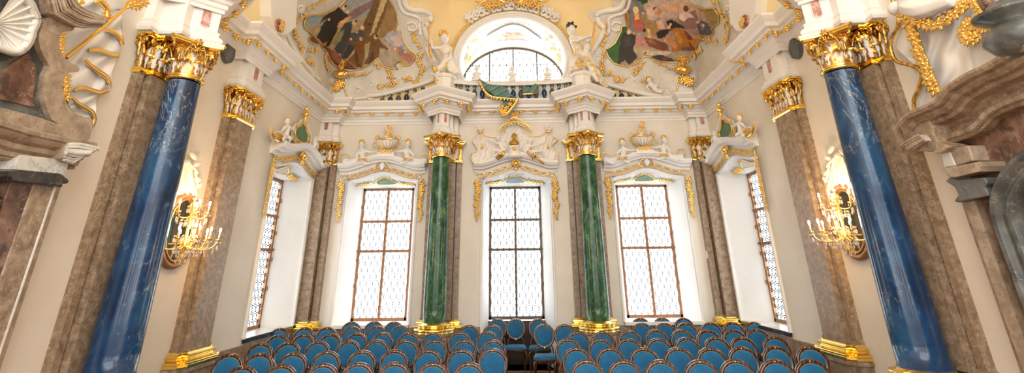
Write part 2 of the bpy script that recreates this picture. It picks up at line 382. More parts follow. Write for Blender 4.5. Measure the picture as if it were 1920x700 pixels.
# ------------------------------------------------------------------ hoods over the windows
def hood(fn, nrm, uc, hw, label, face, sk=1.0, group=None):
    """fn(u, d, z) with d INTO the room"""
    W = 1.05*hw/.86*sk
    root = thing('window_hood', label, 'window hood', fn(uc, 0, 4.1), group)
    zt = lambda u: 4.30+.23*bell((u-uc)/W*1.02)+.03*max(0, abs((u-uc)/W)-.8)*5
    prof = [(0,-.15),(.05,-.15),(.07,-.10),(.15,-.075),(.17,-.04),(.25,-.02),(.30,.03),(.31,.075),(.30,.09),(0,.11)]
    mb = MB(); R = []
    n = 28
    for i in range(n+1):
        u = uc-W+2*W*i/n; e = 1.0
        R.append([fn(u, d, zt(u)+z) for d, z in prof])
    mb.loft(R, 0, True, False, True); build('cornice_moulding', mb, mSt, root, weld=True)
    mb = MB(); A = [(uc-hw-.07+2*(hw+.07)*i/16) for i in range(17)]
    lo = [fn(u, .035, 4.05+.19*bell((u-uc)/(hw+.02)*1.1)) for u in A]; hi = [fn(u, .05, zt(u)-.12) for u in A]
    mb.loft([lo, hi], 0, False, True)
    build('frieze', mb, mSt, root)
    g = MB(); mid = [fn(u, .07, (4.05+.19*bell((u-uc)/(hw+.02)*1.1)+zt(u)-.13)/2) for u in [uc-hw-.02+2*(hw+.02)*i/18 for i in range(19)]]
    scrolls(g, mid, nrm, .058, .010)
    g.tube([fn(u, .06, 4.06+.19*bell((u-uc)/(hw+.02)*1.1)) for u in A], .008, 5)
    for s in (-1, 1):                                                  # side brackets
        P = curve([fn(uc+s*(hw+.02), .07, 4.16), fn(uc+s*(hw+.12), .08, 4.13), fn(uc+s*(hw+.14), .08, 4.03), fn(uc+s*(hw+.07), .06, 3.96)], 6)
        g.tube(P, .014, 6)
    build('gilded_scrollwork', g, mGo, root)
    if face == 'mask':
        m_ = MB(); c = fn(uc, .14, 4.36)
        m_.ball(c, .075, 0, 12); m_.ball(fn(uc, .2, 4.345), .02); m_.ball(fn(uc, .17, 4.30), .045)
        build('white_mask', m_, mSt, root, remesh=.012)
        m2 = MB()
        for s in (-1, 1):
            m2.tube(curve([fn(uc+s*.05, .14, 4.44), fn(uc+s*.13, .12, 4.40), fn(uc+s*.17, .1, 4.30), fn(uc+s*.10, .12, 4.24)], 6), .016, 6)
        build('gilded_wig', m2, mGo, root)
    else:
        m_ = MB(); m_.ball(fn(uc, .17, 4.36), .075, 0, 10); m_.ball(fn(uc, .24, 4.34), .02)
        for k in range(7):
            a = pi*k/6; m_.ball(fn(uc+.085*math.cos(a), .14, 4.38+.07*math.sin(a)), .035, 0, 8)
        m_.ball(fn(uc, .14, 4.24), (.04,.05,.06))
        build('gilded_mask', m_, mGo, root)
    # painted and gilded soffit
    return root
def soffit(fi, nrm, gc, hwg, fmat, label, depth, figs=False):
    """fi(u, d) -> point on the sloping soffit, d outward"""
    root = thing('painted_cartouche', label, 'painted panel', fi(gc, depth*.5))
    mb = MB(); n = 28; c = [fi(gc+.26*math.cos(2*pi*i/n)*(1+.06*math.cos(6*pi*i/n)), depth*(.5+.2*math.sin(2*pi*i/n)))-Vector((0,0,.012)) for i in range(n)]
    mb.add(c, [tuple(range(n))]); build('painted_field', mb, fmat, root)
    g = MB(); g.tube(c, .014, 6, closed=True)
    for s in (-1, 1):
        for q in range(4):
            a = gc+s*(.3+.1*q); k = [fi(a, depth*(.55-.08*q)), fi(a+s*.07, depth*(.32)), fi(a+s*.14, depth*(.62)), fi(a+s*.18, depth*.45)]
            g.tube(curve([p-Vector((0,0,.015)) for p in k], 5), .014, 5)
            cluster(g, fi(a+s*.06, depth*.45)-Vector((0,0,.02)), nrm, .045, 0, 4)
    for q in range(5): cluster(g, fi(gc+(-.2+.1*q), depth*(.22))-Vector((0,0,.02)), nrm, .035, 0, 4)
    build('gilded_border', g, mGo, root)
    return root
names = {0: 'left rear', 1: 'centre rear', 2: 'right rear'}
for n, (uc, hw, z0) in enumerate(OPENS):
    fn = lambda u, d, z: Vector((u, YW-d, z))
    hood(fn, (0,-1,0), uc, hw, ['white moulded hood with gilded frieze and white mask over the left rear window',
        'white moulded hood with gilded frieze and gold mask over the centre rear window', 'white moulded hood with gilded frieze and white mask over the right rear window'][n], 'gold' if n == 1 else 'mask')
    def fi(u, d, n=n, uc=uc, hw=hw):
        t = d/.8; gc = (-3.235, .003, 3.235)[n]; un = (u-gc)/.645
        z1 = 4.03+.19*bell(un*1.15); return Vector(((uc+un*hw)*(1-t)+u*t if False else u, YW+d, z1*(1-t)+3.94*t))
    soffit(fi, (0,-.3,-1), (-3.235,.003,3.235)[n], .645, mSky if n == 1 else mGrn,
        ['small green painted panel in gilded stucco inside the left rear window arch', 'small blue painted panel in gilded stucco inside the centre window arch',
         'small green painted panel in gilded stucco inside the right rear window arch'][n], .8)
for n, sd in enumerate((-1, 1)):
    fn = (lambda s: lambda u, d, z: Vector((s*(XW-d), u, z)))(sd)
    hood(fn, (-sd,0,0), SIDE[0], SIDE[1], 'white moulded hood with gilded frieze and mask over the %s side window' % ('left','right')[n], 'gold', .98)
    def fi(u, d, s=sd):
        t = d/.56; un = (u-SIDE[0])/.68; z1 = 4.03+.19*bell(un*1.15); return Vector((s*(XW+d), u, z1*(1-t)+3.94*t))
    soffit(fi, (-sd*.3,0,-1), SIDE[0], .68, mWm, 'gilded stucco scrolls on the arch soffit of the %s side window' % ('left','right')[n], .56)
# gilded flower drops
def drop(p0, p1, nrm, label, group='gilded flower garlands hanging beside the windows'):
    g = MB(); p0 = Vector(p0); p1 = Vector(p1); U, V, N = basis(nrm); n = 15
    g.tube([p0.lerp(p1, i/8) for i in range(9)], .01, 5)
    for i in range(n):
        t = i/(n-1); s = .066*(1-.35*t)*(1 if i % 3 else 1.4); q = p0.lerp(p1, t)+U*random.uniform(-.03,.03)
        cluster(g, q+N*.02, nrm, s, 0, random.choice((4,5,6)))
    cluster(g, p1-Vector((0,0,.05)), nrm, .04, 0, 3)
    build('flower_garland', g, mGo, label=label, cat='garland')
wn = ['left rear window', 'centre rear window', 'right rear window']
for n, (uc, hw, z0) in enumerate(OPENS):
    for s, w in ((-1,'left'),(1,'right')):
        drop((uc+s*(hw+.11), YW-.05, 3.92), (uc+s*(hw+.11), YW-.05, 3.12), (0,-1,0), 'gilded flower garland hanging down the %s edge of the %s' % (w, wn[n]))
for sd, w in ((-1,'left'),(1,'right')):
    drop((sd*(XW-.05), SIDE[0]-SIDE[1]-.12, 3.95), (sd*(XW-.05), SIDE[0]-SIDE[1]-.12, 3.05), (-sd,0,0), 'gilded flower garland hanging on the near edge of the %s side window' % w)
# ------------------------------------------------------------------ capitals
def leaf(mb, o, ang, w, h, out, mw=0, mg=1):
    w *= 1.12
    o = Vector(o); d = Vector((math.cos(ang), math.sin(ang), 0)); s = Vector((-d.y, d.x, 0))
    P = [(0,0),(.10,.22),(.14,.44),(.24,.66),(.46,.86),(.74,.97),(.98,.92),(1.0,.78)]
    W = [.62,.86,.7,1.0,.78,.8,.5,.12]
    rows = []
    for i, (a, b) in enumerate(P):
        c = o + d*(a*out) + Vector((0,0,b*h)); ww = w*W[i]/2
        rows.append([c + s*(t*ww) + d*(-.25*w*abs(t)**1.6 + (.05*w if t == 0 else 0)) - Vector((0,0,(.10*h if abs(t) == 1 else 0))) for t in (-1,-.62,-.15,.15,.62,1)])
    n = len(rows); v = [p for r in rows for p in r]
    for j in range(n-1):
        for i in range(5):
            g = (i in (0,4)) or j >= n-4 or (i == 2 and j in (1,3))
            mb.add([v[j*6+i], v[j*6+i+1], v[(j+1)*6+i+1], v[(j+1)*6+i]], [(0,1,2,3)], mg if g else mw, True)
def capital(parent, kind, base_z, spec, mirror=None):
    """spec round: (r_bottom, r_top, half, rot) ; flat: list of (x0,x1,y0,y1) body + outward faces"""
    H = .47
    if kind == 'round':
        cx, cy, rb, hs, rot = spec
        b = MB(); b.lathe([(rb-.01,0),(rb,.05),(rb+.015,.2),(rb+.04,.34),(rb+.11,.42)], (cx,cy,base_z), 28)
        cap = build('capital', b, mGoD, parent)  # dark gilded bell: shade of the recesses between leaves put into its colour
        g = MB(); g.lathe([(rb-.02,-.05),(rb+.025,-.045),(rb+.04,-.025),(rb+.025,-.005),(rb+.012,0),(rb+.03,.012),(rb+.012,.028),(rb-.02,.03)], (cx,cy,base_z), 36); build('astragal', g, mGoB, cap)
        l = MB()
        for i in range(8): leaf(l, (cx+(rb)*math.cos(rot+pi/8+i*pi/4), cy+(rb)*math.sin(rot+pi/8+i*pi/4), base_z+.02), rot+pi/8+i*pi/4, .155, .20, .10)
        for i in range(8): leaf(l, (cx+(rb)*math.cos(rot+i*pi/4), cy+(rb)*math.sin(rot+i*pi/4), base_z+.06), rot+i*pi/4, .15, .31, .13)
        build('acanthus_leaves', l, [mSt, mGoD], cap)
        # corner volutes and inner helices
        for i in range(4):
            a = rot+pi/4+i*pi/2; d = Vector((math.cos(a), math.sin(a), 0)); z = Vector((0,0,1)); v = MB()
            c = Vector((cx,cy,base_z+.375))+d*(rb+.135)
            st = curve([Vector((cx,cy,base_z+.2))+d*(rb+.03), Vector((cx,cy,base_z+.34))+d*(rb+.05), c+z*.058], 5)
            v.tube(st[:-1]+spiral(c, d, z, .058, -1.6, pi/2, 22), lambda t: .019-.007*t, 7)
            build('volute', v, mGoD, cap)
        hx = MB()
        for i in range(4):
            a = rot+i*pi/2; d = Vector((math.cos(a), math.sin(a), 0)); s = Vector((-d.y, d.x, 0))
            for h in (-1, 1):
                c = Vector((cx,cy,base_z+.37))+d*(rb+.10)+s*h*.06
                hx.tube(curve([Vector((cx,cy,base_z+.22))+d*(rb+.04)+s*h*.13, Vector((cx,cy,base_z+.32))+d*(rb+.07)+s*h*.11, c+Vector((0,0,.04))], 4)[:-1]+spiral(c, s*h*-1, Vector((0,0,1)), .04, -1.3, pi/2, 14), .012, 6)
        for i in range(4):
            a = rot+i*pi/2; d = Vector((math.cos(a), math.sin(a), 0)); p = Vector((cx,cy,base_z+.45))+d*(rb+.105)
            cluster(hx, p, d, .052, 0, 6)
            cluster(hx, p-Vector((0,0,.1)), d, .045, 0, 4)
        for i in range(24):
            a = rot+i*pi/12+.1; d = Vector((math.cos(a), math.sin(a), 0)); cluster(hx, Vector((cx,cy,base_z+.07+.06*(i%3)))+d*(rb+.05), d, .022, 0, 3)
        for i in range(16):
            a = rot+i*pi/8+.2; d = Vector((math.cos(a), math.sin(a), 0)); cluster(hx, Vector((cx,cy,base_z+.30+.03*(i%2)))+d*(rb+.10), d, .03, 0, 3)
        build('helices', hx, mGoD, cap, kind='stuff')
        ab = MB()
        for z0, z1, k0, k1 in ((.40,.43,.86,.93),(.43,.455,.93,.93),(.455,.485,.98,1.0)):
            def ring(z, k):
                out = []
                for i in range(4):
                    a = rot+pi/4+i*pi/2; R = hs*1.31*k
                    P = Vector((math.cos(a)*R, math.sin(a)*R, 0)); Q = Vector((math.cos(a+pi/2)*R, math.sin(a+pi/2)*R, 0)); t = (Q-P).normalized()
                    P2 = P+t*.03; Q2 = Q-t*.03
                    for j in range(9):
                        u = j/8; m_ = P2.lerp(Q2, u); m_ = m_*(1-.20*math.sin(pi*u)); out.append(Vector((cx,cy,base_z+z))+m_)
                return out
            ab.prism(ring(z0, k0), ring(z1, k1))
        build('abacus', ab, mGoB, cap)
    else:
        # flat pilaster capital: boxes (x0,x1,y0,y1) with outward faces list [(p0, p1, normal angle, n leaves)]
        boxes, faces = spec
        b = MB(); g = MB(); ab = MB(); l = MB(); hx = MB()
        for x0, x1, y0, y1 in boxes:
            b.box(x0, x1, y0, y1, base_z, base_z+.42)
            mould(g, [(x0,x1,y0,y1)], [(0,-.05),(.02,-.045),(.034,-.03),(.034,-.02),(.02,-.006),(.01,0),(.02,.008),(.02,.018),(0,.028)], base_z)
            mould(ab, [(x0,x1,y0,y1)], [(0,.39),(.05,.395),(.055,.41),(.075,.425),(.075,.44),(.10,.452),(.105,.475),(.10,.485),(0,.487)], base_z)
        cap = build('capital', b, mGoD, parent); build('astragal', g, mGoB, cap); build('abacus', ab, mGoB, cap)  # bell in dark gilding, its colour standing for shade behind the leaves
        for (p0, p1, ang, nl) in faces:
            p0 = Vector((*p0, base_z)); p1 = Vector((*p1, base_z)); d = Vector((math.cos(ang), math.sin(ang), 0)); s = (p1-p0).normalized(); Lh = (p1-p0).length
            w = Lh/nl
            for i in range(nl): leaf(l, p0.lerp(p1, (i+.5)/nl)+Vector((0,0,.02)), ang, w*1.0, .2, .09)
            for i in range(nl+1 if nl > 1 else 1):
                leaf(l, p0.lerp(p1, i/nl if nl > 1 else .5)+Vector((0,0,.05)), ang, w*.95, .31, .11)
            for h, e in ((1, p0), (-1, p1)):
                c = e+d*.085+s*h*.0+Vector((0,0,.365)); hx.tube(curve([e+d*.03+s*h*.07+Vector((0,0,.2)), e+d*.05+s*h*.05+Vector((0,0,.32)), c+Vector((0,0,.05))], 4)[:-1]+spiral(c, s*-h, Vector((0,0,1)), .052, -1.5, pi/2, 16), lambda t: .02-.007*t, 6)
                if Lh > .3:
                    c = (p0+p1)/2+d*.08-s*h*.06+Vector((0,0,.365)); hx.tube(spiral(c, s*h, Vector((0,0,1)), .04, -1.4, pi/2, 14), .012, 6)
            cluster(hx, (p0+p1)/2+d*.10+Vector((0,0,.45)), d, .042, 0, 6)
            for i in range(nl*4): cluster(hx, p0.lerp(p1, (i+.5)/(nl*4))+d*.05+Vector((0,0,.07+.07*(i%3))), d, .022, 0, 3)
            for i in range(nl*2): cluster(hx, p0.lerp(p1, (i+.5)/(nl*2))+d*.09+Vector((0,0,.30+.03*(i%2))), d, .028, 0, 3)
        build('acanthus_leaves', l, [mSt, mGoD], cap); build('helices', hx, mGoD, cap, kind='stuff')
    return cap
def gold_base_round(cx, cy, r, parent, z=.82):
    g = MB(); p = [(r+.17,0),(r+.17,.025),(r+.165,.03),(r+.175,.05),(r+.165,.075),(r+.14,.085),(r+.10,.09),(r+.07,.105),(r+.065,.12),(r+.09,.13),(r+.10,.145),(r+.085,.16),(r+.03,.17),(r+.02,.185),(r,.19)]
    g.lathe(p, (cx,cy,z), 48); return build('gilded_base', g, mGoB, parent)
def mould(g, bxs, prof, z, m=0):
    for x0, x1, y0, y1 in bxs:
        g.loft([[(x0-e,y0-e,z+dz),(x1+e,y0-e,z+dz),(x1+e,y1+e,z+dz),(x0-e,y1+e,z+dz)] for e, dz in prof], m, True, False, True)
def boxbase(boxes, parent, z=.82):
    g = MB()
    mould(g, boxes, [(.0,0),(.105,0),(.105,.03),(.10,.035),(.108,.045),(.11,.055),(.105,.068),(.085,.076),(.07,.078),(.05,.09),(.045,.105),(.05,.115),(.062,.118),(.072,.128),(.07,.145),(.055,.155),(.03,.158),(.022,.175),(.005,.19)], z)
    return build('gilded_base', g, mGoB, parent)
def plinth(boxes, parent, z1=.82, e=.09):
    g = MB()
    for x0, x1, y0, y1 in boxes:
        g.box(x0-e, x1+e, y0-e, y1+e, 0, z1); g.box(x0-e-.03, x1+e+.03, y0-e-.03, y1+e+.03, 0, .12); g.box(x0-e-.025, x1+e+.025, y0-e-.025, y1+e+.025, z1-.06, z1-.01)
    return build('plinth', g, mBr, parent)
ZS0, ZS1 = 1.0, 4.40
def shaft_mb(cx, cy, rb, rt):
    s = MB(); pr = [(rb+.012, ZS0), (rb, ZS0+.03)]
    for i in range(17):
        t = i/16; pr.append((rb-(rb-rt)*max(0, (t-.15)/.85)**1.15, ZS0+.03+(ZS1-ZS0-.05)*t))
    s.lathe(pr, (cx, cy, 0), 64); return s
def column(cx, cy, rb, rt, mat, label, tipang, group):
    root = thing('column', label, 'column', (cx, cy, 0), group)
    build('shaft', shaft_mb(cx, cy, rb, rt), mat, root)
    gold_base_round(cx, cy, rb, root)
    # drum-shaped plinth of brown marble
    g = MB(); g.lathe([(rb+.20,0),(rb+.20,.12),(rb+.17,.14),(rb+.17,.76),(rb+.19,.78),(rb+.19,.82),(0,.82)], (cx,cy,0), 8, 0, False, tipang, tipang+2*pi); build('plinth', g, mBr, root)
    capital(root, 'round', 4.44, (cx, cy, rt, .355, tipang+pi/4))
for sd, w in ((-1,'left'),(1,'right')):
    column(sd*1.69, 11.35, .24, .19, mGreen, 'green marble column with gilded capital, %s of the centre window' % w, -pi/2, None)
    column(sd*4.384, 6.136, .24, .19, mBlue, 'tall blue veined marble column with gilded capital against the %s wall' % w, (0 if sd < 0 else pi), None)
# ------------------------------------------------------------------ pilasters
def pilaster(label, main, strips, faces, plate_=None):
    c = ((main[0]+main[1])/2, (main[2]+main[3])/2, 0); boxes = [main]+strips
    root = thing('pilaster', label, 'pilaster', c)
    s = MB()
    for i, (x0, x1, y0, y1) in enumerate(boxes):
        s.box(x0, x1, y0, y1, ZS0-.02, ZS1); s.box(x0-.012, x1+.012, y0-.012, y1+.012, ZS0-.02, ZS0+.04)
    build('shaft', s, mBr, root); boxbase(boxes, root); plinth(boxes, root)
    capital(root, 'flat', 4.44, (boxes, faces))
    return root
for sd, w in ((-1,'left'),(1,'right')):
    A = (lambda a, b: (min(sd*a, sd*b), max(sd*a, sd*b)))
    ang = 0 if sd < 0 else pi
    for (y0, y1, lab) in ((7.89, 8.43, 'brown marble pilaster with gilded capital beside the %s mirror' % w), (5.86, 6.41, 'brown marble pilaster standing behind the %s blue column' % w)):
        m_ = A(4.627, 4.8)+(y0, y1); s_ = A(4.70, 4.8)+(y0-.13, y0-.035); s2_ = A(4.70, 4.8)+(y1+.035, y1+.13)
        X = sd*4.627; X2 = sd*4.70
        pilaster(lab, m_, [s_, s2_], [((X, y0), (X, y1), ang, 3), ((X2, y0-.13), (X2, y0), ang, 1), ((X2, y1), (X2, y1+.13), ang, 1), ((sd*4.76, y0-.13), (X2, y0-.13), -pi/2, 1)])
    # corner: front pilaster facing the hall, strip beside it
    m_ = A(4.52, 4.86)+(11.86, 12.1); s_ = A(4.36, 4.49)+(11.97, 12.1)
    pilaster('brown marble pilaster in the %s rear corner of the hall' % w, m_, [s_], [((sd*4.86, 11.86), (sd*4.52, 11.86), -pi/2, 2), ((sd*4.49, 11.97), (sd*4.36, 11.97), -pi/2, 1), ((sd*4.52, 11.86), (sd*4.52, 12.0), ang, 1)])
    # behind green column
    x0, x1 = A(1.42, 1.96); m_ = (x0, x1, 11.9, 12.1); s_ = (x0-.12, x1+.12, 12.02, 12.1)
    pilaster('brown marble pilaster standing behind the %s green column' % w, m_, [(x0-.13, x0-.03, 11.97, 12.1), (x1+.03, x1+.13, 11.97, 12.1)], [((x0, 11.9), (x1, 11.9), -pi/2, 3), ((x0-.12, 12.02), (x0, 12.02), -pi/2, 1), ((x1, 12.02), (x1+.12, 12.02), -pi/2, 1)])
# ------------------------------------------------------------------ impost blocks
def impost(label, outline, pinks, back=None):
    """outline: plan polygon (ccw, closed) of the block; pinks: list of (centre, normal)"""
    cx = sum(p[0] for p in outline)/len(outline); cy = sum(p[1] for p in outline)/len(outline)
    root = thing('impost_block', label, 'impost block', (cx, cy, 4.93))
    def grow(e):
        out = []; n = len(outline)
        for i in range(n):
            a, b, c = Vector(outline[i-1]), Vector(outline[i]), Vector(outline[(i+1)%n])
            d1 = (b-a).normalized(); d2 = (c-b).normalized(); n1 = Vector((d1.y, -d1.x)); n2 = Vector((d2.y, -d2.x)); s = n1+n2
            s = s/max(.3, s.dot(n1)); out.append(b+s*e)
        return out
    ar = sum(outline[i-1][0]*outline[i][1]-outline[i][0]*outline[i-1][1] for i in range(len(outline)))
    if ar < 0: outline = outline[::-1]
    g = MB()
    g.prism([(x, y, 5.12) for x, y in outline], [(x, y, 5.62) for x, y in outline]); build('block', g, mSt, root)
    g = MB()
    pr = [(.01,4.925),(.055,4.94),(.07,4.98),(.06,5.02),(.03,5.05),(.02,5.08),(.035,5.10),(.01,5.13)]
    rings = [[(p.x, p.y, z) for p in grow(e)] for e, z in pr]
    g.loft(rings, 0, True, False, True); build('base_moulding', g, mSt, root)
    for c, nrm, w_, h_ in pinks:
        nrm = Vector(nrm).normalized(); s = Vector((-nrm.y, nrm.x, 0)); c = Vector(c)+nrm*.004
        g = MB(); P = [c+s*(w_*math.cos(a))+Vector((0,0,h_*.5*(1 if math.sin(a) >= 0 else -1)+w_*.8*math.sin(a))) for a in [2*pi*i/20 for i in range(20)]]
        g.prism(P, [p+nrm*.006 for p in P]); build('pink_inlay', g, mPnk, root)
        g = MB(); g.tube([p+nrm*.004 for p in P], .008, 5, closed=True); build('inlay_moulding', g, mSt, root)
for sd, w in ((-1,'left'),(1,'right')):
    c = sd*1.69
    o = [(c-.31,12.1),(c-.31,11.78),(c-.22,11.78),(c-.22,11.5),(c-.155,11.5),(c-.155,11.27),(c,11.115),(c+.155,11.27),(c+.155,11.5),(c+.22,11.5),(c+.22,11.78),(c+.31,11.78),(c+.31,12.1)]
    impost('white stucco block with pink inlays over the %s green column' % w, o, [((c-.0775,11.1925,5.37),(-1,-1,0),.045,.26), ((c+.0775,11.1925,5.37),(1,-1,0),.045,.26)])
    X = sd*4.384; i_ = -sd
    o = [(sd*4.8,5.66),(sd*4.68,5.66),(sd*4.68,5.8),(X+i_*.02,5.8),(X+i_*.02,5.93),(X+i_*.28,6.136),(X+i_*.02,6.34),(X+i_*.02,6.47),(sd*4.68,6.47),(sd*4.68,6.6),(sd*4.8,6.6)]
    impost('white stucco block with pink inlays over the %s blue column' % w, o, [((X+i_*.15,6.03,5.37),(i_*.62,-.78,0),.06,.3), ((X+i_*.15,6.24,5.37),(i_*.62,.78,0),.06,.3)])
    o = [(sd*4.8,7.78),(sd*4.68,7.78),(sd*4.68,7.9),(sd*4.6,7.9),(sd*4.6,8.42),(sd*4.68,8.42),(sd*4.68,8.54),(sd*4.8,8.54)]
    impost('white stucco block with a pink inlay over the %s side pilaster' % w, o, [((sd*4.6,8.16,5.37),(-sd,0,0),.08,.26)])
    o = [(sd*4.8,12.1),(sd*4.8,11.82),(sd*4.52,11.82),(sd*4.52,11.92),(sd*4.38,11.92),(sd*4.38,12.1)]
    impost('white stucco block with a pink inlay in the %s rear corner' % w, o, [((sd*4.66,11.82,5.37),(0,-1,0),.055,.19)])
# ------------------------------------------------------------------ main cornice
def green_v(c): return [(c-.36,12.1),(c-.36,11.42),(c,11.09),(c+.36,11.42),(c+.36,12.1)]
left = [(-4.8,-6),(-4.8,5.62),(-4.42,5.8),(-4.1,6.136),(-4.42,6.47),(-4.8,6.65),(-4.8,7.74),(-4.6,7.74),(-4.6,8.58),(-4.8,8.58),(-4.8,11.8),(-4.36,11.8),(-4.36,12.1)]
path = left + green_v(-1.69) + green_v(1.69)
path += [(-x, y) for x, y in reversed(left)]
prof = [(0,5.42),(.025,5.42),(.025,5.47),(.05,5.49),(.05,5.545),(.08,5.56),(.10,5.60),(.16,5.63),(.17,5.66),(.26,5.68),(.26,5.72),(.33,5.74),(.335,5.81),(.38,5.85),(.42,5.90),(.42,5.94),(0,5.95)]
def sweep(path, prof, m=0):
    mb = MB(); rings = []
    n = len(path)
    for i in range(n):
        a = Vector(path[max(0,i-1)]); b = Vector(path[i]); c = Vector(path[min(n-1,i+1)])
        d1 = (b-a).normalized() if i else (c-b).normalized(); d2 = (c-b).normalized() if i < n-1 else d1
        n1 = Vector((d1.y, -d1.x)); n2 = Vector((d2.y, -d2.x)); s = n1+n2; s = s/max(.35, s.dot(n1))
        rings.append([Vector((b.x+s.x*o, b.y+s.y*o, z)) for o, z in prof])
    mb.loft(rings, m, False, False); return mb
mb = sweep(path, prof); build('trim_10', mb, mSt, kind='structure')
# gold drops under the cornice
def inset(path, o):
    return [tuple(v.xy) for v in (lambda mb: [mb.v[i] for i in range(len(mb.v))])(sweep(path, [(o, 5.68), (o, 5.69)]))][::2]
q = [Vector((x, y, 5.665)) for x, y in inset(path, .235)]
g = MB(); u = 0; k = 0
for a, b in zip(q, q[1:]):
    Ls = (b-a).length; d = (b-a).normalized(); nn = Vector((d.y, -d.x, 0)); N_ = max(1, round(Ls/.36))
    if b.y < 3 and a.y < 3: continue
    for i in range(N_):
        p = a.lerp(b, (i+.5)/N_); s = .055 if Ls > 1 else .075
        g.ball(p+Vector((0,0,-.01)), (s*.8,s*.6,s*.6), 0, 7); g.ball(p+Vector((0,0,-.05)), (s*.4,s*.35,s*.6), 0, 6)
        for h in (-1,1): g.ball(p+d*h*s*.95+Vector((0,0,0)), (s*.5,s*.4,s*.4), 0, 6)
        if k % 2 == 0: g.tube([p+d*.1-Vector((0,0,-.02)), p+d*.16-Vector((0,0,.01)), p+d*.24+Vector((0,0,.02))], .012, 5)
        k += 1
o = build('gilded_cornice_drops', g, mGo, label='row of small gilded leaf drops under the white main cornice', cat='ornament', kind='stuff')
# ------------------------------------------------------------------ vaulted ceiling
ZC, ZT = 5.94, 9.5
def sstep(a, b, x): t = max(0, min(1, (x-a)/(b-a))); return t*t*(3-2*t)
def ins_side(z): t = min(1, max(0, (z-ZC)/3.62)); return 3.0*(1-math.sqrt(max(0, 1-t*t)))
def ins_mid(z):
    t = min(1, max(0, (z-8.72)/.85)); return 1.6*(1-math.sqrt(max(0, 1-t*t)))
def vd(x, y, z):
    w = sstep(1.66, 2.6, abs(x)); s = ins_side(z); b = w*s*.9+(1-w)*ins_mid(z)
    rc = .12+1.9*sstep(0, 1, (z-ZC)/3.0)
    qx = abs(x)-(4.78-s)+rc; qy = y-(12.08-b)+rc
    return math.hypot(max(qx,0), max(qy,0))+min(max(qx,qy),0)-rc
def vnorm(p, e=.02):
    f = lambda q: max(vd(q.x, q.y, q.z), q.z-ZT)
    n = Vector([f(p+Vector(d)*e)-f(p-Vector(d)*e) for d in ((1,0,0),(0,1,0),(0,0,1))]); n.normalize(); return -n   # into the hall
def vhit(px, py, off=0.0):
    d = ray(px, py).normalized(); t0 = 4.0; f = lambda t: (lambda q: max(vd(q.x, q.y, q.z), q.z-ZT))(EYE+d*t)
    t1 = t0
    while f(t1) < 0 and t1 < 25: t1 += .15
    t0 = t1-.15
    for _ in range(22):
        m = (t0+t1)/2
        if f(m) < 0: t0 = m
        else: t1 = m
    p = EYE+d*t0
    return p+vnorm(p)*off if off else p
# lunette rectangle with the oval opening
LX0, LX1, LZ1 = -1.66, 1.66, 8.72
OC = Vector((0, YW, 7.13)); OA, OB = 1.41, 1.26
zs = [ZC+(ZT-ZC)*math.sin(pi/2*i/40) for i in range(41)]
zs = sorted(set([round(z, 4) for z in zs]+[LZ1]))
def perim(z):
    out = []
    c = Vector((0, 5.0))
    def hit(dx, dy):
        a, b = 0, 16
        for _ in range(28):
            m = (a+b)/2
            if vd(c.x+dx*m, c.y+dy*m, z) < 0: a = m
            else: b = m
        return Vector((c.x+dx*a, c.y+dy*a, z))
    xs = [-4.8+s*.0 for s in ()]
    A0 = math.atan2(-6.5, -4.7); 
    angs = []
    # angles aimed at fixed bearings so the lunette edges stay straight
    
    bx = [-4.7+ (4.7+LX0)*i/26 for i in range(1, 27)]
    bx += [LX0+(LX1-LX0)*i/16 for i in range(1, 16)]
    bx += [LX1+(4.7-LX1)*i/26 for i in range(0, 26)]
    r = [hit(*Vector((-4.7, -11.2+18.2*i/59)).normalized()) for i in range(60)]
    r2 = []
    for x in bx:
        a, b = 0, 9
        for _ in range(26):
            m = (a+b)/2
            if vd(x, 5+m, z) < 0: a = m
            else: b = m
        q = Vector((x, 5+a, z)); r2.append(q)
    return r, r2, bx
rings = []
for z in zs:
    r, r2, bx = perim(z)
    m = [Vector((-p.x, p.y, p.z)) for p in reversed(r)]
    # back row by bearing rather than by x near the corners
    c = Vector((0, 5, 0)); bk = []
    for x in bx:
        w = sstep(LX1+.2, 4.0, abs(x)); d = Vector((x, 7.0)).normalized()
        a, b = 0, 12
        for _ in range(26):
            q = (a+b)/2
            if vd(d.x*q, 5+d.y*q, z) < 0: a = q
            else: b = q
        pb = Vector((d.x*a, 5+d.y*a, z)); i = bx.index(x); bk.append(r2[i].lerp(pb, w) if w < 1 else pb)
    for i, p in enumerate(bk):                       # put blended points back on the surface
        if 0 < sstep(LX1+.2, 4.0, abs(bx[i])) < 1:
            d = Vector((p.x, p.y-5)).normalized(); a, b = 0, 12
            for _ in range(26):
                q = (a+b)/2
                if vd(d.x*q, 5+d.y*q, z) < 0: a = q
                else: b = q
            bk[i] = Vector((d.x*a, 5+d.y*a, z))
    rings.append(r+bk+m)
nR = len(rings[0]); mb = MB(); v = [p for r in rings for p in r]; f = []
for j in range(len(rings)-1):
    for i in range(nR-1):
        a, b = rings[j][i], rings[j][i+1]
        if zs[j+1] <= LZ1+1e-4 and min(a.x, b.x) >= LX0-.01 and max(a.x, b.x) <= LX1+.01 and a.y > 11.5: continue
        f.append((j*nR+i, (j+1)*nR+i, (j+1)*nR+i+1, j*nR+i+1))
mb.add(v, f, 0, True)
mb.add(rings[-1], [tuple(q) for q in geometry.tessellate_polygon([rings[-1]])], 0)
build('ceiling', mb, mYe, kind='structure', weld=True)
def ell(a, b, y, cz, n=64, cx=0): return [Vector((cx+a*math.cos(2*pi*i/n), y, cz+b*math.sin(2*pi*i/n))) for i in range(n)]
hole = [(p.x, p.z) for p in ell(OA, OB, 0, OC.z)]
hole = [(x, max(z, 5.96)) for x, z in hole]
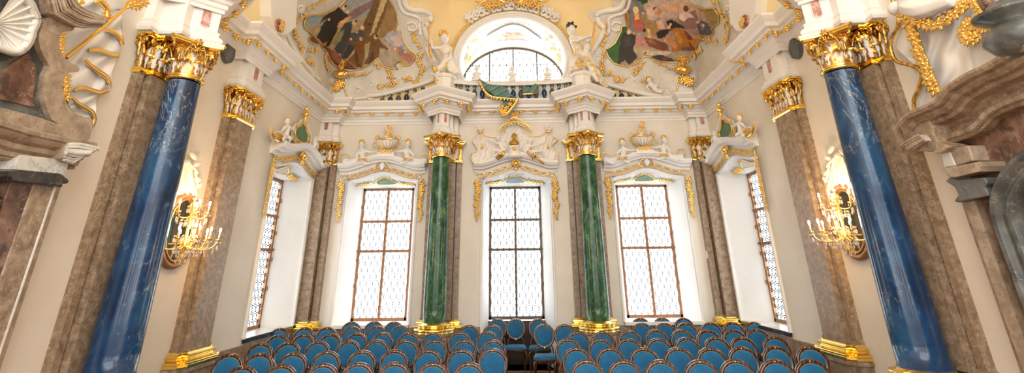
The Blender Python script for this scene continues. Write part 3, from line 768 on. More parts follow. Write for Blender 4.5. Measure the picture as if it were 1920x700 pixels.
mb = plate([(LX0,5.95),(LX1,5.95),(LX1,LZ1),(LX0,LZ1)], [hole], lambda u, z: (u, YW-.02, z)); build('wall_oculus', mb, mYe, kind='structure')
# oval window: painted tunnel, frame, glass
GY, GC, GA, GB = 13.45, 6.95, 1.5, 1.16
mb = MB(); N = 64; R1 = ell(OA, OB, YW-.02, OC.z); R2 = ell((OA+GA)/2+.02, (OB+GB)/2+.01, (YW+GY)/2, (OC.z+GC)/2+.02); R3 = ell(GA, GB, GY, GC)
mb.loft([R1, R2, R3], 0, True, True)
win = build('window_6', mb, mPlc, kind='structure', loc=(0, GY, 5.9))
f = MB(); f.tube(ell(GA-.02, GB-.02, GY-.03, GC), .035, 6, closed=True)
for x in (-.70, 0, .70):
    h = GB*math.sqrt(1-(x/GA)**2); f.box(x-.02, x+.02, GY-.05, GY, GC-h, GC+h)
for z in (6.4, 7.55):
    h = GA*math.sqrt(1-((z-GC)/GB)**2); f.box(-h, h, GY-.04, GY-.02, z-.008, z+.008)
build('window_frame', f, mWdD, win)
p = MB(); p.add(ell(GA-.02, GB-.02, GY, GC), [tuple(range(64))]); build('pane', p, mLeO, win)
# moulded oval ring
mb = MB()
rg = []
for e, d in ((-.02,0),(-.015,.10),(.02,.13),(.05,.12),(.055,.08),(.10,.07),(.11,.11),(.16,.13),(.20,.10),(.21,0)):
    rg.append(ell(OA+e, OB+e, YW-.02-d, OC.z))
mb.loft(rg, 0, True, True)
ring = build('oculus_surround', mb, mSt, label='oval white moulded ring round the high oval window', cat='window surround', loc=(0, YW, 5.9))
# painted soffit of the oval tunnel
def tun(u, v_):   # u angle from top, v_ 0..1 depth
    a = pi/2-u; t = v_
    A = OA+(GA-OA)*t; B = OB+(GB-OB)*t+.06*math.sin(pi*t)*0; c = OC.z+(GC-OC.z)*t
    return Vector((A*math.cos(a)*.992, YW+(GY-YW)*t, c+B*math.sin(a)*.985))
# ------------------------------------------------------------------ patches lying on the vault
def inpoly(x, y, P):
    c = False; n = len(P)
    for i in range(n):
        x1, y1 = P[i]; x2, y2 = P[i-1]
        if (y1 > y) != (y2 > y) and x < (x2-x1)*(y-y1)/(y2-y1)+x1: c = not c
    return c
def c2(P, n=4): return [(p.x, p.y) for p in curve([(a, b, 0) for a, b in P], n, True)]
def patch(P, off, step, skirt=True):
    pts = [Vector(p) for p in P]; n = len(pts)
    dense = []
    for i in range(n):
        a, b = pts[i], pts[(i+1)%n]; k = max(1, int((b-a).length/(step*1.5)))
        for j in range(k): dense.append(a.lerp(b, j/k))
    nb = len(dense); allp = list(dense)
    x0 = min(p.x for p in dense); x1 = max(p.x for p in dense); y0 = min(p.y for p in dense); y1 = max(p.y for p in dense)
    y = y0+step*.5; row = 0
    while y < y1:
        x = x0+step*(.5 if row % 2 else 1)
        while x < x1:
            if inpoly(x, y, P): allp.append(Vector((x, y)))
            x += step
        y += step*.9; row += 1
    V, _, Fc, *_r_ = geometry.delaunay_2d_cdt(allp, [(i, (i+1)%nb) for i in range(nb)], [], 1, 1e-4)
    mb = MB(); pos = [vhit(p.x, p.y, off) for p in V]
    fc = [tuple(q) for q in Fc if all(True for _ in q)]
    mb.add(pos, fc, 0, True)
    if skirt:
        a = [vhit(p.x, p.y, off) for p in dense]; b = [vhit(p.x, p.y, -.03) for p in dense]
        mb.prism(a, b, 0, False)
    return mb, V
def fix(o):
    bm = bmesh.new(); bm.from_mesh(o.data); bmesh.ops.recalc_face_normals(bm, faces=bm.faces); bm.to_mesh(o.data); bm.free()
WL = c2([(508,-60),(508,0),(516,50),(533,92),(560,130),(590,160),(620,184),(660,190),(700,185),(760,168),(812,150),(833,140),(836,122),(820,100),(806,80),(795,55),(804,42),(806,26),(790,18),(768,17),(757,0),(750,-60)])
WR = c2([(1420,-60),(1418,0),(1412,45),(1395,85),(1368,125),(1340,152),(1308,178),(1270,186),(1230,182),(1170,168),(1115,150),(1098,138),(1096,120),(1112,98),(1125,72),(1128,50),(1110,38),(1106,24),(1130,14),(1150,10),(1160,-60)])
for P, w in ((WL,'left'),(WR,'right')):
    mb, _ = patch(P, .05, 5); o = build('stucco_field', mb, mRel, label='pale relief stucco field round the %s ceiling fresco' % w, cat='stucco relief'); fix(o)
def Z(P, ox, oy, s=3.685): return [(ox+x/s, oy+y/s) for x, y in P]
FL = Z([(385,-10),(342,34),(328,34),(300,60),(245,85),(200,98),(150,97),(110,112),(95,130),(85,170),(100,195),(125,212),(150,240),(122,262),(128,282),(165,298),(215,300),(262,274),(240,296),(208,320),(250,350),(265,400),(300,440),(345,462),(400,480),(460,487),(520,478),(565,455),(600,425),(630,402),(645,440),(670,465),(720,480),(765,483),(742,455),(772,430),(800,462),(850,450),(880,420),(885,375),(850,350),(820,310),(800,270),(785,210),(740,213),(756,150),(745,80),(722,30),(695,-10),(620,-90),(540,-110),(450,-80)], 540, 0)
FR = Z([(215,-10),(196,60),(190,120),(205,180),(165,182),(160,220),(120,300),(60,350),(75,400),(110,440),(150,455),(205,465),(260,445),(300,420),(330,362),(318,395),(355,400),(420,425),(480,433),(560,425),(600,405),(650,392),(700,350),(712,285),(760,272),(700,225),(740,243),(800,243),(830,225),(812,190),(860,150),(862,100),(830,50),(760,55),(680,30),(640,0),(600,-60),(500,-100),(380,-90),(270,-60)], 1120, 0)
PL = [  # painted shapes, back to front, in the zoomed frame
 ((150,132,96),[(0,-120),(960,-120),(960,520),(0,520)]),
 ((138,138,134),[(60,60),(250,60),(330,20),(400,-20),(600,-120),(610,60),(500,120),(300,140),(80,200)]),
 ((120,140,150),[(90,110),(200,100),(180,150),(110,170)]),
 ((118,92,92),[(395,120),(440,60),(520,20),(600,-20),(606,50),(590,75),(560,50),(500,90),(440,125)]),
 ((98,74,44),[(600,-20),(720,-20),(600,260),(540,300),(470,260),(560,60)]),
 ((176,152,108),[(640,-20),(690,-20),(590,220),(560,250)]),
 ((132,104,64),[(690,-10),(756,120),(720,215),(650,260),(620,250),(660,120)]),
 ((150,150,158),[(690,215),(790,205),(860,350),(780,345),(700,300),(672,260)]),
 ((184,160,150),[(700,250),(770,240),(810,300),(760,320)]),
 ((150,136,116),[(640,300),(700,290),(760,360),(740,480),(640,440)]),
 ((96,52,42),[(80,165),(140,225),(200,300),(270,330),(340,380),(410,420),(490,485),(400,485),(300,445),(250,360),(180,315),(110,280)]),
 ((124,78,62),[(260,330),(320,345),(400,430),(340,430),(290,400)]),
 ((30,30,32),[(332,34),(362,62),(345,110),(315,190),(262,280),(245,310),(178,255),(215,175),(250,120),(195,162),(225,110),(290,60)]),
 ((22,22,24),[(360,55),(380,80),(350,130),(330,195),(268,310),(235,325),(262,255),(318,165),(340,110)]),
 ((34,34,36),[(365,85),(420,80),(400,112),(345,140)]),
 ((196,146,96),[(345,140),(400,108),(438,102),(400,132),(352,178),(325,178)]),
 ((52,54,56),[(385,150),(436,140),(432,205),(402,290),(372,372),(330,360),(306,330),(345,270),(345,205)]),
 ((120,116,80),[(340,210),(380,195),(370,240),(330,300),(280,300)]),
 ((66,68,70),[(420,225),(500,195),(526,225),(505,280),(460,330),(402,402),(352,388),(392,320)]),
 ((44,45,48),[(420,290),(450,300),(440,350),(400,402),(365,395)]),
 ((104,66,26),[(418,262),(438,262),(455,292),(500,262),(528,290),(532,400),(518,470),(470,462),(405,412),(455,360),(462,320),(425,300)]),
 ((74,44,18),[(470,330),(490,420),(510,468),(480,464),(455,400)]),
 ((100,66,30),[(575,265),(625,250),(648,292),(702,338),(696,352),(640,330),(632,405),(600,438),(526,450),(556,385),(566,300)]),
 ((70,44,20),[(590,330),(605,420),(560,448),(575,380)]),
 ((156,104,84),[(740,330),(790,322),(815,362),(884,392),(862,446),(800,412),(760,362)]),
 ((90,120,150),[(770,350),(800,352),(795,385)]),
]
CL = [((205,160,124),375,44,14),((205,160,124),404,72,13),((205,165,130),452,148,14),((205,165,130),508,184,14),((190,140,100),500,262,12),((205,160,120),605,252,14),((30,24,20),388,34,9),((40,28,20),462,138,8),((60,40,26),612,243,9),((200,150,110),265,128,9),((200,150,110),428,262,8),((200,150,110),704,348,8),((205,160,124),745,340,8),((205,160,124),815,360,8),((205,160,124),362,140,8),((200,150,110),470,215,7),((60,40,20),562,160,10)]
PR = [
 ((152,126,112),[(-20,-120),(960,-120),(960,520),(-20,520)]),
 ((176,152,134),[(330,-100),(700,-100),(720,140),(600,120),(430,110),(330,60)]),
 ((196,170,150),[(340,60),(400,30),(440,80),(400,130),(350,120)]),
 ((128,98,92),[(560,100),(700,60),(730,180),(640,200),(580,170)]),
 ((30,70,32),[(270,-60),(360,-60),(350,10),(310,22),(230,0)]),
 ((34,84,36),[(165,178),(205,178),(200,235),(150,300),(140,445),(105,440),(55,350),(120,300)]),
 ((110,110,112),[(215,-20),(300,0),(335,70),(335,210),(250,230),(215,180),(190,110)]),
 ((72,64,58),[(190,60),(215,0),(225,80),(225,200),(205,180)]),
 ((172,86,70),[(248,85),(290,85),(310,140),(335,195),(300,212),(250,200)]),
 ((206,164,96),[(255,80),(285,80),(292,130),(262,135)]),
 ((150,112,62),[(200,80),(222,90),(222,190),(205,180)]),
 ((150,112,62),[(305,85),(340,100),(345,170),(320,150)]),
 ((148,116,70),[(340,130),(400,160),(450,220),(420,260),(370,225),(345,180)]),
 ((196,166,96),[(345,190),(368,200),(372,280),(352,285)]),
 ((190,134,96),[(385,45),(430,40),(460,60),(440,100),(400,95)]),
 ((198,152,120),[(450,20),(520,20),(600,10),(620,60),(530,70),(470,55)]),
 ((206,180,160),[(580,80),(640,70),(700,120),(650,110),(610,140),(570,120)]),
 ((200,160,130),[(410,140),(470,130),(470,190),(420,195)]),
 ((160,140,130),[(440,110),(470,120),(478,165),(455,150)]),
 ((132,110,60),[(735,62),(800,50),(862,90),(862,150),(812,190),(770,110)]),
 ((66,68,76),[(705,150),(740,135),(790,160),(830,225),(800,243),(725,235)]),
 ((96,98,106),[(720,150),(745,150),(760,200),(735,205)]),
 ((108,60,42),[(320,255),(400,265),(490,300),(490,345),(430,345),(350,320)]),
 ((132,88,52),[(330,262),(380,270),(420,310),(360,300)]),
 ((176,120,110),[(262,262),(320,262),(345,320),(265,325)]),
 ((160,140,112),[(245,325),(350,330),(420,345),(520,352),(700,345),(700,370),(560,398),(480,385),(300,415),(250,445),(205,465),(215,420)]),
 ((188,172,142),[(300,350),(520,352),(480,380),(320,385)]),
 ((34,28,28),[(482,138),(520,126),(570,150),(622,190),(560,182),(510,200),(470,250),(420,262),(408,225),(440,200),(500,190)]),
 ((150,98,36),[(510,195),(560,180),(610,205),(640,265),(655,330),(600,342),(520,355),(515,300),(545,262),(530,225)]),
 ((176,122,52),[(530,210),(570,215),(600,270),(580,300),(555,260)]),
 ((112,44,30),[(600,190),(650,230),(690,280),(705,345),(655,335),(640,265)]),
 ((168,106,40),[(640,270),(700,262),(755,270),(712,290),(690,330)]),
 ((92,72,62),[(580,320),(660,315),(690,345),(600,345)]),
 ((180,120,80),[(460,270),(500,240),(560,300),(545,330),(500,300)]),
 ((36,36,34),[(182,222),(215,225),(262,235),(258,300),(240,345),(276,400),(215,455),(185,420),(140,450),(140,370),(158,270)]),
 ((54,54,50),[(180,260),(220,250),(230,320),(190,330)]),
 ((34,40,66),[(365,395),(430,378),(500,395),(556,425),(480,433),(410,425)]),
 ((110,40,30),[(440,395),(500,400),(480,422),(440,418)]),
]
CR = [((206,164,130),213,222,14),((214,176,146),268,66,13),((230,200,120),268,60,20),((214,176,146),268,66,11),((70,46,30),400,50,10),((206,160,124),410,62,12),((206,160,124),480,35,12),((96,60,40),625,50,20),((206,164,130),430,150,12),((206,160,124),500,180,12),((206,160,124),512,160,9),((206,160,124),325,200,9),((60,40,26),325,205,12),((206,160,124),472,272,8),((206,164,130),712,146,9),((206,164,130),752,170,9),((206,160,124),250,232,8),((206,160,124),202,78,8),((206,160,124),320,82,8)]
def paint_mat(name):
    t = NT(name); a = t.n.new('ShaderNodeVertexColor'); a.layer_name = 'paint'
    n = t.noise(7, 5, .6); f = t.math('MULTIPLY', n.outputs[0], .12)
    return t.out(Base_Color=t.mix(f, a.outputs[0], L((150,128,100))), Roughness=.6)
mPt = paint_mat('fresco_paint')
def shade(c, x, y, k):
    s = noise.noise(Vector((x*.03, y*.03, k*3.1)))*.3+noise.noise(Vector((x*.12, y*.05, k)))*.25; return [max(0, min(1, (v/255)**2.2*1.45*(1+s))) for v in c]
def fresco(P, ox, polys, circ, label):
    mb, V = patch(P, .075, 1.35, False)
    o = build('fresco', mb, mPt, None, label, 'fresco'); fix(o)
    at = o.data.color_attributes.new('paint', 'FLOAT_COLOR', 'POINT')
    dat = []
    bbs = [(min(p[0] for p in q), max(p[0] for p in q), min(p[1] for p in q), max(p[1] for p in q)) for _, q in polys]
    for p in V:
        x, y = (p.x-ox)*3.685, p.y*3.685; xx = x+5*noise.noise(Vector((x*.05, y*.05, 0))); yy = y+5*noise.noise(Vector((x*.05, y*.05, 9))); col = polys[0][0]; k = 0
        for i, (c, q) in enumerate(polys):
            b = bbs[i]
            if b[0] <= xx <= b[1] and b[2] <= yy <= b[3] and inpoly(xx, yy, q): col = c; k = i
        c = shade(col, x, y, k)
        for cc, cx, cy, r in circ:
            if (x-cx)**2+((y-cy)*.85)**2 < r*r: c = shade(cc, x, y, 1)
        dat += [*c, 1.0]
    at.data.foreach_set('color', dat)
    return o
fl = fresco(FL, 540, PL, CL, 'left ceiling fresco of robed monks ascending steps, in scalloped gilt edge')
fr_ = fresco(FR, 1120, PR, CR, 'right ceiling fresco of kneeling robed figures before an altar, in scalloped gilt edge')
for o, P in ((fl, FL), (fr_, FR)):
    g = MB(); pts = [vhit(x, y, .085) for x, y in P]; dd = []
    for i, p in enumerate(pts):
        q = pts[(i+1)%len(pts)]; k = max(1, int((q-p).length/.08)); dd += [p.lerp(q, j/k) for j in range(k)]
    g.tube(dd, .016, 6, closed=True); build('gilt_edge', g, mGo, o)
# thick white rocaille mouldings
def vt(P, r, n=6, off=.07, closed=False, flat=1): 
    c = curve([(a, b, 0) for a, b in P], n, closed); return [vhit(p.x, p.y, off) for p in c]
def rolls(name, P, r, label, cat='moulding', m=None, extra=()):
    g = MB(); g.tube(vt(P, r), r if callable(r) else (lambda t: r), 8)
    for Q, rr in extra: g.tube(vt(Q, rr), rr, 8)
    return build(name, g, m or mSt, label=label, cat=cat)
for sx, w, WP in ((1,'left',WL),(-1,'right',WR)):
    X = (lambda x: x) if sx == 1 else (lambda x: 1928-x)
    m = lambda P: [(X(a), b) for a, b in P]
    rolls('cartouche_moulding', m([(752,-40),(758,2),(770,16),(792,20),(805,28),(803,42),(795,54),(805,80),(822,104),(834,122),(830,138)]), .075, 'thick white scrolled moulding edging the %s ceiling cartouche' % w,
          extra=[(m([(742,-40),(748,5),(758,22),(775,28),(786,36),(786,50),(788,66)]), .05), (m([(764,44),(776,42),(782,50),(777,58),(768,56),(767,49)]), .035), (m([(790,-30),(782,-8),(764,-14)]), .05)])
    rolls('cartouche_moulding', m([(508,-30),(508,4),(516,50),(533,92),(560,130),(588,158),(604,170)]), .07, 'grey white rounded moulding along the outer edge of the %s cartouche' % w,
          extra=[(m([(519,-30),(519,4),(527,46),(543,86),(568,122),(594,150)]), .045)])
    rolls('cartouche_moulding', m([(690,181),(720,178),(760,168),(800,156),(826,144)]), .06, 'curved white rail below the %s cartouche above the blue balusters' % w,
          extra=[(m([(600,188),(640,190),(690,184)]), .035), (m([(700,176),(692,186),(702,188)]), .03)])
    # C scrolls in the stucco
    g = MB()
    for cx, cy, r, h in ((812,130,12,1),(700,160,8,-1),(675,170,7,1),(530,60,7,1),(585,140,7,-1),(806,100,7,1),(745,150,8,1),(560,15,8,1)):
        for q in (0,):
            P = []
            for i in range(22):
                t = i/21; a = h*t*1.5*2*pi+1; rr = r*(1-.85*t); P.append((X(cx)+math.cos(a)*rr*sx, cy+math.sin(a)*rr))
            g.tube([vhit(a, b, .06) for a, b in P], .022, 6)
    build('stucco_scrolls', g, mSt, label='white C scrolls modelled on the %s ceiling stucco' % w, cat='stucco relief', kind='stuff')
# leafy white fringe and gold vines
def vines(paths, label, step=.13, s=.075, name='gilded_vine', off=.09, grp='gilded vines on the ceiling stucco'):
    g = MB()
    for P in paths:
        pts = [vhit(p.x, p.y, off) for p in curve([(a, b, 0) for a, b in P], 8)]
        N = vnorm(pts[len(pts)//2]); g.tube(pts, .010, 5); acc = 0
        for a, b in zip(pts, pts[1:]):
            acc += (b-a).length
            if acc > step: acc = 0; U, V, N_ = basis(N); cluster(g, b+U*random.uniform(-.06,.06)+V*random.uniform(-.04,.04), N, s*random.uniform(.7,1.25), 0, random.choice((3,4,5)))
    return build(name, g, mGo, label=label, cat='garland')
z1 = lambda P: Z(P, 540, 0); z2 = lambda P: Z(P, 1120, 0)
vines([z1([(250,-10),(190,20),(130,45),(95,95),(45,130),(15,180),(30,230),(45,280),(75,330)])], 'gilded vine climbing the outer side of the left cartouche')
vines([z1([(110,355),(155,345),(190,345)]), z1([(95,415),(130,425),(160,450)]), z1([(245,360),(232,405),(255,455),(265,490)])], 'gilded leaf sprays left of the golden bust', .08)
vines([z1([(385,495),(420,520),(450,520),(500,530),(560,510),(590,490)])], 'gilded vine right of the golden bust under the left fresco', .12, .06)
vines([z1([(595,440),(620,450),(645,465)]), z1([(675,475),(700,510),(720,535),(745,580),(760,550)]), z1([(625,590),(660,598),(700,590),(720,580)])], 'gilded vine drooping under the lower right of the left fresco', .1)
vines([z1([(915,355),(925,400),(905,440),(925,490),(925,530),(880,570),(850,550),(810,570)])], 'gilded vine on the scroll between left fresco and statue', .12)
vines([z1([(885,200),(870,230),(885,270),(900,310),(925,325)])], 'thick gilded leaf drop on the yellow ceiling left of the oval', .05, .06)
vines([z2([(800,-10),(850,15),(870,60),(910,100),(945,160),(930,210),(925,260),(900,285)]), z2([(865,75),(905,140),(905,190)])], 'gilded vine climbing the outer side of the right cartouche')
vines([z2([(770,300),(800,270),(840,280),(850,300)]), z2([(700,410),(690,380),(730,345),(745,350)])], 'gilded leaf sprays right of the right fresco', .08)
vines([z2([(660,410),(620,425),(560,465),(520,460),(515,490),(480,470),(415,440),(380,425)])], 'gilded vine left of the golden bust under the right fresco', .12, .06)
vines([z2([(330,430),(300,455),(265,480),(270,515),(240,515)]), z2([(290,570),(320,570),(350,555)])], 'gilded vine below the kneeling monk of the right fresco', .1)
vines([z2([(20,325),(45,370),(20,460),(55,530),(85,500),(130,555),(160,570),(200,545)])], 'gilded vine on the scroll between right fresco and statue', .12)
vines([z2([(45,150),(70,190),(55,250),(55,300),(15,320)])], 'thick gilded leaf drop on the yellow ceiling right of the oval', .05, .06)
# crown of leaves and gilding over the oval
g = MB(); h = MB()
for i in range(44):
    a = pi*(.06+.88*i/43); c = Vector((math.cos(a)*(OA+.24), YW-.16, OC.z+math.sin(a)*(OB+.26)))
    cluster(g, c, (0,-1,-.1), .085 if abs(a-pi/2) < .8 else .06, 0, 4)
build('leafy_crest', g, mGo, ring)
for i in range(15):
    a = pi*(.27+.46*i/14); c = Vector((math.cos(a)*(OA+.32), YW-.2, OC.z+math.sin(a)*(OB+.30)))
    d = Vector((math.cos(a), 0, math.sin(a))); s = Vector((-d.z, 0, d.x))
    h.tube(spiral(c, d, s*(1 if i % 2 else -1), .13, 1.2, 0, 18), lambda t: .045-.025*t, 7)
    cluster(h, c+d*.08+Vector((0,-.05,0)), (0,-1,-.3), .13, 0, 5)
build('white_acanthus_crest', h, mSt, ring)
g = MB()
for x in (-.62,-.5,-.36,-.22,-.08,.08,.2,.34,.48,.62,-.7,.7):
    zz = OC.z+OB+.42-.25*abs(x)+random.uniform(-.04,.06); cluster(g, (x, YW-.34, zz), (0,-1,-.4), .12, 0, 5)
for s in (-1,1):
    g.tube(curve([Vector((s*.2,YW-.35,8.72)), Vector((s*.5,YW-.4,8.86)), Vector((s*.85,YW-.38,8.72)), Vector((s*1.0,YW-.34,8.78))], 6), lambda t: .05-.03*t, 7)
build('gilded_crest', g, mGo, ring)
# painting and gilding in the tunnel
mb = MB(); R = []
for j in range(9):
    R.append([tun(-.62+1.24*i/24, .16+.66*j/8)-Vector((0,0,.015)) for i in range(25)])
P = [tun((.56+.05*math.cos(5*a))*math.cos(a)*1.0, .5+.33*math.sin(a)*(1+.12*math.cos(4*a)))-Vector((0,0,.02)) for a in [2*pi*i/40 for i in range(40)]]
c = tun(0, .5)-Vector((0,0,.02))
inner = []
rr = [[tun((.56+.05*math.cos(5*a))*math.cos(a)*k, .5+k*.33*math.sin(a)*(1+.12*math.cos(4*a)))-Vector((0,0,.02)) for a in [2*pi*i/40 for i in range(40)]] for k in (1,.85,.7,.55,.4,.25,.1,.01)]
mb.loft(rr, 0, True, True)
o = build('fresco', mb, mPt, None, 'small fresco of pale winged figures on clouds inside the oval window arch', 'fresco', loc=c); fix(o)
at = o.data.color_attributes.new('paint', 'FLOAT_COLOR', 'POINT'); dat = []
for k, ring_ in zip((1,.85,.7,.55,.4,.25,.1,.01), rr):
    for i in range(40):
        a = 2*pi*i/40; u = math.cos(a)*k; v_ = math.sin(a)*k
        col = (176,190,196) if noise.noise(Vector((u*3, v_*3, 2))) > -.05 else (214,196,188)
        if u*u/.16+(v_+.05)**2/.12 < 1: col = (206,160,130) if noise.noise(Vector((u*7, v_*7, 5))) > -.1 else (150,120,110)
        if abs(u) < .5 and .3 < v_ < .5: col = (150,130,124)
        dat += [*shade(col, u*300, v_*300, 1), 1]
at.data.foreach_set('color', dat)
g = MB()
for i in range(30):
    s = 1 if i % 2 else -1; u = s*random.uniform(.68, 1.25); q = random.uniform(.15,.8)
    p = tun(u, q); n_ = Vector((-p.x*.7, 0, OC.z-p.z)).normalized(); U, V, N_ = basis(n_)
    g.tube(spiral(p+n_*.015, U, V, .09, 1.2, random.random()*6, 14), .010, 5)
    if i % 3 == 0: cluster(g, p+n_*.02, n_, .04, 0, 4)
for q in (.08, .9):
    for i in range(26):
        u = -1.2+2.4*i/25; p = tun(u, q); n_ = Vector((-p.x*.7, 0, OC.z-p.z)).normalized()
        cluster(g, p+n_*.012, n_, .035, 0, 3)
build('gilded_tunnel_scrolls', g, mGo, win)
# ------------------------------------------------------------------ modelled figures
def body(b, J, h, fingers=True, face=(0,-1,0)):
    """one continuous body; J: joint name -> point; h: head height"""
    J = {k: Vector(v) for k, v in J.items()}; f = Vector(face).normalized()
    hd = J['head']; up = (hd-J['neck']).normalized()
    b.ball(hd, (.37*h,.40*h,.46*h), 0, 14); b.ball(hd+f*.12*h-up*.12*h, (.28*h,.28*h,.34*h), 0, 12)
    s = f.cross(up).normalized()
    b.cap(hd+f*.40*h+up*.02*h, hd+f*.49*h-up*.14*h, .05*h, .075*h, 0, 8)                    # nose
    b.ball(hd+f*.35*h-up*.27*h, (.12*h,.12*h,.05*h), 0, 8); b.ball(hd+f*.30*h-up*.40*h, .10*h, 0, 8)     # mouth, chin
    b.cap(hd+f*.34*h+up*.08*h+s*.15*h, hd+f*.36*h+up*.09*h+s*.03*h, .05*h, .04*h, 0, 6); b.cap(hd+f*.34*h+up*.08*h-s*.15*h, hd+f*.36*h+up*.09*h-s*.03*h, .05*h, .04*h, 0, 6)
    for q in (-1,1): b.ball(hd+s*q*.37*h-up*.06*h, .08*h, 0, 8)
    b.cap(J['neck'], hd-up*.25*h, .20*h, .19*h)
    ch, pe = J['chest'], J['pelvis']
    b.cap(J['neck']-up*.15*h, ch, .24*h, .42*h, 0, 12); b.cap(ch, ch.lerp(pe, .6), .44*h, .34*h, 0, 12); b.cap(ch.lerp(pe, .6), pe, .34*h, .42*h, 0, 12)
    for q in ('L','R'):
        if 'sh'+q in J:
            a, e = J['sh'+q], J['el'+q]; b.cap(ch.lerp(J['neck'], .5), a, .26*h, .20*h); b.cap(a, e, .19*h, .14*h)
            if 'ha'+q in J:
                w = J['ha'+q]; b.cap(e, w, .14*h, .09*h); d = (w-e).normalized(); o = d.cross(f); o = (o if o.length > .1 else d.orthogonal()).normalized()
                b.ball(w+d*.10*h, (.10*h,.09*h,.10*h), 0, 8)
                if fingers:
                    for k in range(4): b.cap(w+d*.16*h+o*(k-1.5)*.055*h, w+d*(.34-.04*abs(k-1.3))*h+o*(k-1.5)*.07*h+f*.06*h, .033*h, .026*h, 0, 6)
                    b.cap(w+d*.05*h+o*.1*h, w+d*.18*h+o*.2*h+f*.04*h, .038*h, .03*h, 0, 6)
        if 'kn'+q in J:
            k_ = J['kn'+q]; hp = pe+(k_-pe).normalized()*.1*h; b.cap(hp, k_, .29*h, .20*h, 0, 12)
            if 'fo'+q in J: fo = J['fo'+q]; b.cap(k_, k_.lerp(fo, .4), .19*h, .18*h); b.cap(k_.lerp(fo, .4), fo, .18*h, .10*h); b.ball(fo+f*.14*h-up*.02*h, (.12*h,.22*h,.10*h), 0, 10)
    return b
def hair(hd, h, f, m, curl=.12, n=22, top=.1, parent=None, name='hair', nc='hair'):
    g = MB(); hd = Vector(hd); f = Vector(f).normalized(); random.seed(int(abs(hd.x*97+hd.z*31)*10))
    for i in range(n):
        a = random.random()*2*pi; z = random.uniform(.05, 1); r = math.sqrt(max(0, 1-z*z*.95)); d = Vector((math.cos(a)*r, math.sin(a)*r, z))
        if d.dot(f) > .72: continue
        g.ball(hd+Vector((d.x*.38*h, d.y*.42*h, d.z*.46*h)), (curl*h, curl*h, curl*.8*h), 0, 7)
    g.ball(hd-f*.12*h+Vector((0,0,.12*h)), (.38*h,.34*h,.38*h), 0, 10)
    return build(name, g, m, parent)
def folds(b, pts, r0, r1, n=6, m=0):                     # rope of cloth between points
    b.tube(curve(pts, n), lambda t: r0+(r1-r0)*t, 8, m)
# --- cloth relief lying on a wall plane
def relief_cloth(P, hit, step, th, ang=0., freq=.25, seed=1):
    pts = [Vector(p) for p in P]; dense = []
    for i in range(len(pts)):
        a, b = pts[i], pts[(i+1)%len(pts)]; k = max(1, int((b-a).length/step)); dense += [a.lerp(b, j/k) for j in range(k)]
    nb = len(dense); al = list(dense); xs = [p.x for p in dense]; ys = [p.y for p in dense]; y = min(ys)
    while y < max(ys):
        x = min(xs)
        while x < max(xs):
            if inpoly(x, y, P): al.append(Vector((x, y)))
            x += step
        y += step
    V, _, Fc, *_q = geometry.delaunay_2d_cdt(al, [(i, (i+1)%nb) for i in range(nb)], [], 1, 1e-4)
    mb = MB(); o = []
    for p in V:
        s = math.sin((p.x*math.cos(ang)+p.y*math.sin(ang))*freq*2*pi+3*noise.noise(Vector((p.x*.02, p.y*.02, seed))))
        o.append(hit(p.x, p.y, th*(.72+.28*s)))
    mb.add(o, [tuple(q) for q in Fc], 0, True)
    mb.prism([hit(p.x, p.y, th*.7) for p in dense], [hit(p.x, p.y, 0) for p in dense], 0, False)
    return mb
ORDN = ['first','second','third','fourth','fifth','sixth','seventh','eighth','ninth','tenth']
# ---- oculus figures on the piers
def W(px, py, off=.5): return on(1, YW-off, px, py)
zA = lambda x, y, off=.5: W(780+x/3.889, 40+y/3.889, off)
root = thing('stucco_statue', 'white stucco statue with gilded curls raising a gilded lance, left of the oval window', 'statue', zA(215,470,.5))
b = MB(); h = .31
body(b, dict(head=zA(205,125,.75), neck=zA(208,168,.68), chest=zA(215,215,.62), pelvis=zA(225,300,.6), shL=zA(180,195,.66), elL=zA(120,195,.7), haL=zA(100,115,.72), shR=zA(248,200,.66), elR=zA(250,265,.78), haR=zA(165,335,.85),
    knL=zA(150,350,.8), foL=zA(160,455,.72), knR=zA(290,350,.7), foR=zA(300,375,.65)), h, face=(.35,-1,-.25))
folds(b, [zA(225,290,.6), zA(265,320,.7), zA(315,385,.6)], .12, .05); folds(b, [zA(215,290,.75), zA(180,340,.8), zA(135,370,.7)], .1, .05); folds(b, [zA(240,300,.6), zA(250,350,.75), zA(300,390,.6)], .1, .04)
folds(b, [zA(235,250,.55), zA(275,330,.55), zA(320,370,.5)], .09, .05); folds(b, [zA(110,150,.55), zA(85,200,.5), zA(110,260,.5), zA(130,300,.55)], .09, .07)
build('figure', b, mSt, root, remesh=.014)
hair(zA(200,108,.75), h*1.05, (.35,-1,-.25), mGo, parent=root, name='gilded_hair')
b = MB(); b.tube([zA(97,-10,.78), zA(92,60,.78), zA(95,140,.75), zA(112,260,.7)], lambda t: .012+.02*t, 7); b.cap(zA(98,-18,.78), zA(97,20,.78), .006, .03); build('lance', b, mGo, root)
b = MB()
for P in ([(175,210),(200,232),(235,225),(255,205)], [(105,170),(92,210),(110,250),(125,290)], [(180,340),(215,320),(225,300)], [(140,330),(130,350),(150,365),(160,330)]): b.tube([zA(x, y, .86) for x, y in c2([*P], 4)[:13]], .016, 6)
for x, y in ((150,425),(165,440),(175,430),(150,450),(160,470),(145,490)): cluster(b, zA(x, y, .78), (0,-1,0), .06, 0, 4)
for x, y in ((130,340),(145,345),(135,355)): b.ball(zA(x, y, .9), .05)
build('gilded_trim', b, mGo, root)
zB = lambda x, y, off=.5: W(960+x/3.889, 40+y/3.889, off)
root = thing('stucco_statue', 'white stucco statue in gilded robe holding a lance, right of the oval window', 'statue', zB(480,420,.5))
b = MB()
